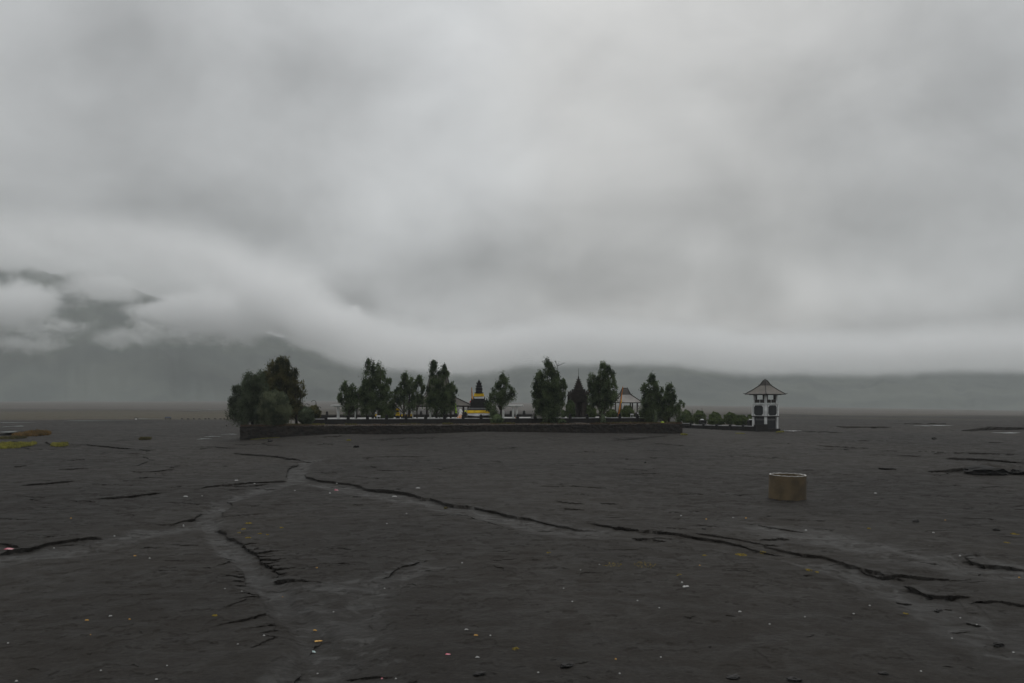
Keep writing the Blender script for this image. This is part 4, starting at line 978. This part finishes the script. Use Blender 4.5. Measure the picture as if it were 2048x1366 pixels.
# ------------------------------------------------------------------ rocks, litter, tufts
def rock(label, px, py, w, h, group='loose rocks', m=M_ROCK, name='rock', cat='rock', seed=0):
    p = gspot(px, py); k = p.y/F; me = bpy.data.meshes.new(name); bm = bmesh.new(); bmesh.ops.create_icosphere(bm, subdivisions=3, radius=1)
    q = np.array([v.co for v in bm.verts]); nn = fbm(q[:, 0]*1.3+seed*3.1, q[:, 1]*1.3+q[:, 2]*1.9, 4, seed)
    for v, s in zip(bm.verts, nn): v.co *= 1+.75*s; v.co.x *= w*k/2; v.co.y *= w*k/2*.8; v.co.z *= h*k*.62; v.co.z += h*k*.30
    bm.to_mesh(me); bm.free(); me.materials.append(m); o = bpy.data.objects.new(name, me); COL.objects.link(o); o.location = p
    return tag(o, label, cat, group)
for i, (lab, px, py, w, h) in enumerate((('dark boulder alone on the far right of the plain', 1868, 879, 9, 5), ('brown lump of rock on the sand below the terrace wall', 712, 895, 12, 5.5),
        ('dark clod of rock in the runnel at the lower right', 1998, 1292, 22, 9), ('black flat rock under the right end of the runnel', 1878, 1222, 14, 4), ('dark scatter rock at the bottom edge right of centre', 1132, 1334, 24, 8),
        ('dark clod at the bottom left of centre beside pink litter', 958, 1350, 26, 8), ('dark rock near the right edge above the sand hump', 1993, 1061, 12, 5), ('dark rock right of the concrete ring, lower down', 1832, 1044, 14, 5),
        ('black pebble above the long runnel, centre right', 1290, 926, 5, 2.5), ('small dark pebble by the pale scraps, left of the runnel end', 1408, 1059, 9, 3), ('brownish stone below the left end of the terrace wall', 540, 884, 9, 6),
        ('dark flat clod at the bottom edge far right', 1590, 1362, 26, 7), ('dark clod at the bottom edge, right of centre', 1465, 1356, 30, 7), ('dark clod at the bottom right of the picture', 1768, 1349, 18, 5), ('olive lump of moss on a stone beside the long runnel', 892, 1018, 9, 5))):
    rock(lab, px, py, w, h, seed=i, m=(M_ROCK if i != 14 else mat('mossy_stone', (.075, .060, .018), (.03, .026, .014), .95, 9.)))
for lab_, px_, py_, w_, h_, s_ in (('long dark heap of wet sand at the right edge with a white bag on it', 1975, 947, 92, 15, 2), ('second dark sand heap cut off by the right edge of the picture', 2046, 948, 60, 13, 5)):
    rock(lab_, px_, py_, w_, h_, 'dark sand heaps', mat('wet_sand_heap', (.0135, .0125, .0115), (.008, .0076, .007), .95, 2., .6, 9.), 'sand_heap', 'sand heap', s_)
M_LITW = mat('white_litter', (.40, .40, .39), (.28, .28, .27), .7, 4.)
M_LITP = mat('pink_litter', (.55, .10, .15), (.5, .3, .32), .6, 9.)
M_LITY = mat('ochre_litter', (.50, .30, .08), (.36, .2, .06), .7, 4.)
M_TEAL = mat('pale_green_litter', (.5, .62, .6), (.45, .5, .5), .6, 4.)
LITTER = {}
def litter(label, px, py, w, h, m, group='litter on the sand', name='litter_scrap', cat='litter', rz=None):
    """a crumpled scrap: folded sheet with thickness"""
    p = gspot(px, py); k = p.y/F; L = w*k; D_ = max(.5*L, .05); H_ = max(h*k, .02)
    key = (name, m.name, round(L, 1), round(H_, 2))
    if key not in LITTER:
        g = []; q = random.Random(hash((px, py)) & 0xffff)
        for j in range(5): g.append([((i/6-.5)*L, (j/4-.5)*D_, H_*(.25+.75*abs(math.sin(i*1.3+j*.9+q.random())))*(.4 if i in (0, 6) or j in (0, 4) else 1)) for i in range(7)])
        o = MB().sheet(g).build(name, m); so_ = o.modifiers.new('thickness', 'SOLIDIFY'); so_.thickness = .008; LITTER[key] = o
    else:
        o = LITTER[key].copy(); COL.objects.link(o)
    o.location = (p.x, p.y, p.z+.004); o.rotation_euler = (0, 0, random.uniform(-.5, .5) if rz is None else rz)
    return tag(o, label, cat, group)
for lab, px, py, w, h, m in (('pink paper wrapper beside the dark gully at the left edge', 18, 1107, 17, 3, M_LITP), ('white scrap on the flat sand left of the upper runnel', 371, 994, 9, 2.5, M_LITW), ('white scrap above the left end of the forked runnel', 473, 962, 7, 2.2, M_LITW),
        ('pink and white scrap in the middle of the fork', 673, 982, 8, 4, M_LITP), ('small white ball of paper left of the pink and white scrap', 660, 988, 4, 3.5, M_LITW), ('white paper strip lying along the long runnel', 789, 994, 9, 2.5, M_LITW), ('white strip above the long runnel', 836, 977, 9, 2, M_LITW),
        ('upright white stick of paper between the left runnels', 367, 1055, 3, 6, M_LITW), ('pale blue green bottle on the silty bed near the bottom', 627, 1306, 9, 4, M_TEAL), ('pink wrapper near the bottom, left of centre', 896, 1310, 10, 3, M_LITP), ('white crumpled paper right of the pink wrapper', 955, 1317, 8, 4, M_LITW),
        ('white crumpled paper above the ochre scrap, bottom centre', 933, 1261, 8, 4, M_LITW), ('ochre scrap under the white crumpled paper', 952, 1272, 8, 3, M_LITY), ('long white feather shaped scrap, centre right', 1372, 1175, 13, 4, M_LITW), ('white ball of paper beside the feather shaped scrap', 1364, 1167, 4, 4, M_LITW),
        ('small white scrap in the lower right sand', 1480, 1225, 6, 3, M_LITW), ('ochre scrap in the lower left sand', 174, 1242, 7, 3, M_LITY), ('ochre scrap in the left sand under the dark gully', 270, 1113, 5, 2.5, M_LITY), ('pale scrap in the lower left sand right of the ochre one', 221, 1234, 5, 3, M_LITW),
        ('pale scrap by the edge of the dark gully', 108, 1098, 5, 3, M_LITW), ('white scrap above the dark gully end', 229, 1074, 5, 3, M_LITW), ('bright ochre scrap on the silty bed', 630, 1262, 6, 3, M_LITY), ('pale twig like strip below the bright ochre scrap', 637, 1283, 15, 2, M_LITY),
        ('white crumpled bag on the dark sand heap at the right', 1957, 940, 13, 5, M_LITW), ('lime yellow bag on the grass at the right end of the terrace', 1325, 844, 0, 0, None), ('white double scrap on the terrace wall front, middle', 940, 854, 0, 0, None),
        ('white scrap right of the concrete ring', 1751, 988, 5, 3, M_LITW), ('white dot of paper below the concrete ring', 1612, 1062, 4, 3, M_LITW), ('white scrap in the right sand', 1867, 1067, 4, 3, M_LITW), ('pale scrap above the right sand hump', 1920, 1114, 5, 3, M_LITW), ('white scrap in the bottom left corner', 33, 1364, 5, 3, M_LITW),
        ('white torn strip at the bottom left', 313, 1360, 8, 3, M_LITW), ('pinkish scrap near the bottom, centre left', 764, 1359, 4, 2.5, M_LITP), ('tiny white paper right of the runnel crossing', 528, 1273, 4, 3, M_LITW)):
    if m: litter(lab, px, py, w, h, m)
p = spot(1325, 2.2, TZ+.02); o = MB().lathe([(.30, 0), (.34, .10), (.2, .22), (.05, .27)], 12, wob=.2).build('plastic_bag', mat('lime_plastic', (.45, .6, .03), (.35, .5, .03), .5, 4.), jitter=.03); o.location = p; tag(o, 'lime yellow plastic bag on the grass at the right end of the terrace', 'bag')
q = random.Random(21)
for i in range(50):
    pp = 150+q.random()**.8*420; px = q.uniform(0, 2048); w = q.choice((2.2, 2.6, 3, 3.4)); m = q.choice((M_LITW, M_LITW, M_LITW, M_LITY))
    litter('tiny white speck of litter scattered on the dark sand' if m is M_LITW else 'tiny ochre speck of litter scattered on the dark sand', px, HOR+pp, w, w*.7, m, 'tiny white specks' if m is M_LITW else 'tiny ochre specks', name='litter_speck')
# dry moss and flower heads lying on the sand
L_MOSS = leafmat('yellow_moss', (.36, .27, .05), (.22, .17, .04), 6.)
def tuft(label, px, py, w, hh, m, n, group, name='grass_tuft', cat='grass', up=1., kind=None, length=None, dy=.5, pts=None):
    p = gspot(px, py); k = p.y/F; N_ = n
    a = RNG.uniform(0, 2*PI, N_); r = RNG.uniform(0, 1, N_)**.5; x = r*np.cos(a)*w*k/2; y = r*np.sin(a)*w*k/2*dy*3
    zz = np.array([gz(p.x+x_, p.y+y_) for x_, y_ in zip(x, y)])-p.z
    L_ = (length or hh*k); z = zz+L_*.35*RNG.uniform(.3, 1.1, N_)*(1-.5*r)
    o = leaf_mesh(name, np.stack([x, y, z], 1), RNG.normal(size=(N_, 3))*.7+np.array([0, 0, up]), L_, max(.03, L_*.16), m, None); o.location = p
    return tag(o, label, cat, group, kind)
GM = 'patches of yellow moss'
for lab, px, py, w, n in (('largest yellow moss patch, right of the long runnel', 1482, 1110, 24, 120), ('yellow moss patch by the gully fork, largest there', 497, 1047, 14, 60), ('yellow moss patch left of centre under the fork', 487, 1059, 8, 34), ('yellow moss spots beside the ribbed bank', 496, 1076, 11, 40),
        ('yellow moss spot in the middle of the fork group', 520, 1068, 8, 30), ('yellow moss spot right side of the fork group', 563, 1056, 7, 26), ('yellow moss spot above the ribbed bank, small', 535, 1070, 6, 20), ('yellow moss spot left edge of the fork group', 478, 1066, 6, 20), ('yellow moss patch near the right edge', 2030, 1069, 16, 60), ('two yellow moss spots below the patch at the right edge', 2014, 1086, 10, 26),
        ('yellow moss left of the largest patch', 1410, 1111, 10, 26), ('yellow moss by the right end of the largest patch', 1526, 1104, 13, 34), ('yellow moss strip in the lower right sand', 1617, 1140, 14, 40), ('yellow moss dot below the runnel, right', 1634, 1145, 7, 20), ('yellow moss patch between specks, centre', 1097, 1106, 7, 20),
        ('yellow moss spot over the white feather scrap', 1358, 1150, 9, 24), ('thin yellow moss streak centre right', 1290, 1130, 44, 60), ('yellow moss streak left of the thin one', 1225, 1130, 40, 44), ('pale moss strip at the bottom centre', 1031, 1299, 14, 36), ('golden moss tuft on the left lower sand', 429, 1232, 10, 40), ('yellow moss below the ring, far right sand', 1812, 1229, 12, 30), ('yellow moss dot right of the ring', 1739, 1058, 8, 22)):
    tuft(lab, px, py, w, 3., L_MOSS, n, GM, 'moss_patch', 'moss', .4, dy=.45)
L_GRASSG = leafmat('bright_wet_grass', (.25, .235, .055), (.14, .135, .034), 1.2)
L_GRASSO = leafmat('rusty_dry_grass', (.17, .105, .042), (.10, .07, .032), .8)
L_GRASSB = leafmat('olive_dry_grass', (.10, .088, .038), (.055, .05, .026), .8)
tuft('bright green grass cushion at the left edge', 22, 892, 80, 9, L_GRASSG, 2600, 'grass cushions', 'grass_cushion', 'grass', kind='stuff', dy=.55)
tuft('small bright green grass cushion right of the larger one', 120, 891, 32, 7, L_GRASSG, 900, 'grass cushions', 'grass_cushion', 'grass', kind='stuff', dy=.4)
tuft('rusty orange dry grass bank at the far left', 64, 870, 60, 11, L_GRASSO, 2600, 'grass cushions', 'grass_cushion', 'grass', kind='stuff', dy=.5)
tuft('olive grass in front of the rusty bank', 22, 877, 52, 8, L_GRASSB, 1200, 'grass cushions', 'grass_cushion', 'grass', kind='stuff', dy=.4)
tuft('small olive brown tussock on a sand lump', 290, 879, 22, 8, L_GRASSB, 500, None, 'grass_cushion', 'grass', kind='stuff', dy=.4)
tuft('little green tuft on the sand in front of the terrace wall', 697, 881, 9, 4, L_GRASSG, 120, None, 'grass_cushion', 'grass', kind='stuff')
tuft('thin green grass at the foot of the left terrace wall', 530, 877, 60, 2.5, L_GRASSG, 400, None, 'grass_fringe', 'grass', kind='stuff', dy=.1)
tuft('green weeds at the right foot of the terrace wall', 1368, 870, 14, 6, L_GRASSG, 160, None, 'grass_fringe', 'grass', kind='stuff', dy=.3)
tuft('yellow green weeds by the foot of the tower mound', 1560, 864, 16, 4, L_GRASSG, 160, None, 'grass_fringe', 'grass', kind='stuff', dy=.3)
tuft('yellow green weeds in front of the bush wall', 1480, 867, 20, 3, L_GRASSG, 160, None, 'grass_fringe', 'grass', kind='stuff', dy=.2)
def fringe(label, segs, m, n, L_, v0, v1):
    """grass growing along the terrace, between survey pixels"""
    c = []
    for x0, x1, w in segs:
        q = int(n*w)
        for _ in range(q):
            px = RNG.uniform(x0, x1); v = RNG.uniform(v0, v1); p = spot(px, v); c.append((p.x, p.y, TZ+.05+RNG.uniform(-.04, .12)))
    c = np.array(c); o = leaf_mesh('terrace_grass', c, RNG.normal(size=(len(c), 3))*.6+np.array([0, 0, .9]), L_, .05, m, None)
    return tag(o, label, 'grass', 'grass on the terrace', 'stuff')
fringe('dry reddish brown grass along the head of the lava wall', [(481,1364,1.), (481,620,.5), (1180,1364,.5)], L_GRASSO if False else leafmat('dead_grass', (.10, .068, .045), (.06, .045, .033), .5), 5200, .24, .1, 1.9)
fringe('yellow green grass under the left trees of the terrace', [(545,640,1.), (600,650,.3)], leafmat('terrace_green', (.13, .12, .03), (.08, .075, .025), .9), 2000, .24, 1.6, 6.5)
fringe('scattered green grass at the foot of the court wall', [(690,715,.1), (800,840,.15), (885,905,.3), (980,1030,.4), (1080,1100,.1), (1190,1300,.4), (1300,1362,.5)], leafmat('terrace_olive', (.105, .10, .032), (.06, .06, .024), .9), 1700, .26, 2., 6.6)
# standing rain water
M_WATER = bpy.data.materials.new('rain_water'); M_WATER.use_nodes = True; pb = M_WATER.node_tree.nodes['Principled BSDF']; pb.inputs['Base Color'].default_value = (.03, .03, .03, 1); pb.inputs['Roughness'].default_value = .06; pb.inputs['IOR'].default_value = 1.33
def puddle(px, py, w, hpx, seed):
    p = gspot(px, py); k = p.y/F; n = 28; v = []; dyy = hpx*p.y*p.y/(EYE*F)/2
    for i in range(n):
        a = 2*PI*i/n; r = 1+.35*math.sin(3*a+seed)+.2*math.sin(5*a+seed*2); v.append((math.cos(a)*w*k/2*r, math.sin(a)*dyy*r, 0))
    zz = max(gz(p.x+x, p.y+y) for x, y, _ in v[::3]); m = MB().add(v, [tuple(range(n))]); o = m.build('puddle', M_WATER); o.location = (p.x, p.y, zz+.02)
    tag(o, 'flat rain puddle shining on the sand', 'puddle', kind='structure')
for a in ((408, 878, 22, 2.2, 1), (425, 874, 30, 1.4, 2), (460, 869, 30, 1.2, 3), (30, 853, 26, 2.2, 1.5), (10, 868, 44, 3.0, 2.6), (25, 846, 60, 1.0, .4), (430, 820, 70, .9, .8), (395, 822, 60, .7, 1.8), (1880, 851, 30, 1.2, 2.2), (1850, 852, 30, .8, .3), (1585, 862, 26, 1.0, .9), (2015, 866, 40, 1.2, .2), (185, 842, 110, .8, 1.1), (290, 838, 50, .7, 1.1)): puddle(*a)
# far things on the plain
p = gspot(336, 839); k = p.y/F; r = thing('tarpaulin_stall', 'low dark blue covered stall far out on the plain left of the terrace', 'stall', tuple(p), .2)
mb = MB(); mb.add([(-6*k,-.5,3*k), (6*k,-.5,3*k), (6*k,.5,3.2*k), (-6*k,.5,3.2*k), (-4.5*k,-.3,5.4*k), (4.8*k,-.3,5.4*k), (4.8*k,.3,5.4*k), (-4.5*k,.3,5.4*k)], [(3,2,1,0), (4,5,6,7), (0,1,5,4), (1,2,6,5), (2,3,7,6), (3,0,4,7)])
mb.build('tarpaulin', mat('blue_tarpaulin', (.035, .045, .07), (.02, .028, .045), .6, 3.), r)
for x in (-5, -1.5, 2, 5): MB().box(x*k-.05, x*k+.05, -.4, .4, -.1, 3.05*k).build('leg', M_WOOD, r)
p = gspot(272, 839); k = p.y/F; r = thing('frame_tent', 'tiny tent frame with a white bundle far out on the plain', 'tent', tuple(p))
MB().tube([(-5*k, 0, 0), (-2*k, 0, 4*k), (1*k, 0, 4.6*k), (5*k, 0, 0)], .05, 5).build('frame', M_IRON, r); MB().lathe([(1.6*k, 0), (1.8*k, .9*k), (.3*k, 1.8*k)], 10).build('bundle', M_WHITE, r)
for i, px in enumerate((364, 376, 388, 399, 411, 418, 430, 441, 449)):
    rock('small dark stone in the far row left of the terrace', px, 838.5, 4.5, 2., 'row of far boundary stones', M_ROCK, 'boundary_stone', 'stone', seed=i % 3)
p = Vector(((1237-CX)/F*2960, 2960, EYE+(HOR-719)/F*2960)); r = thing('radio_mast', 'faint thin mast on the far ridge in the cloud', 'mast', tuple(p)); MB().tube([(0, 0, -8), (0, 0, 16)], [1., .4], 6).build('pole', M_IRON, r); MB().box(-2., 2., -.6, .6, 10, 11.6).build('aerial', M_IRON, r)
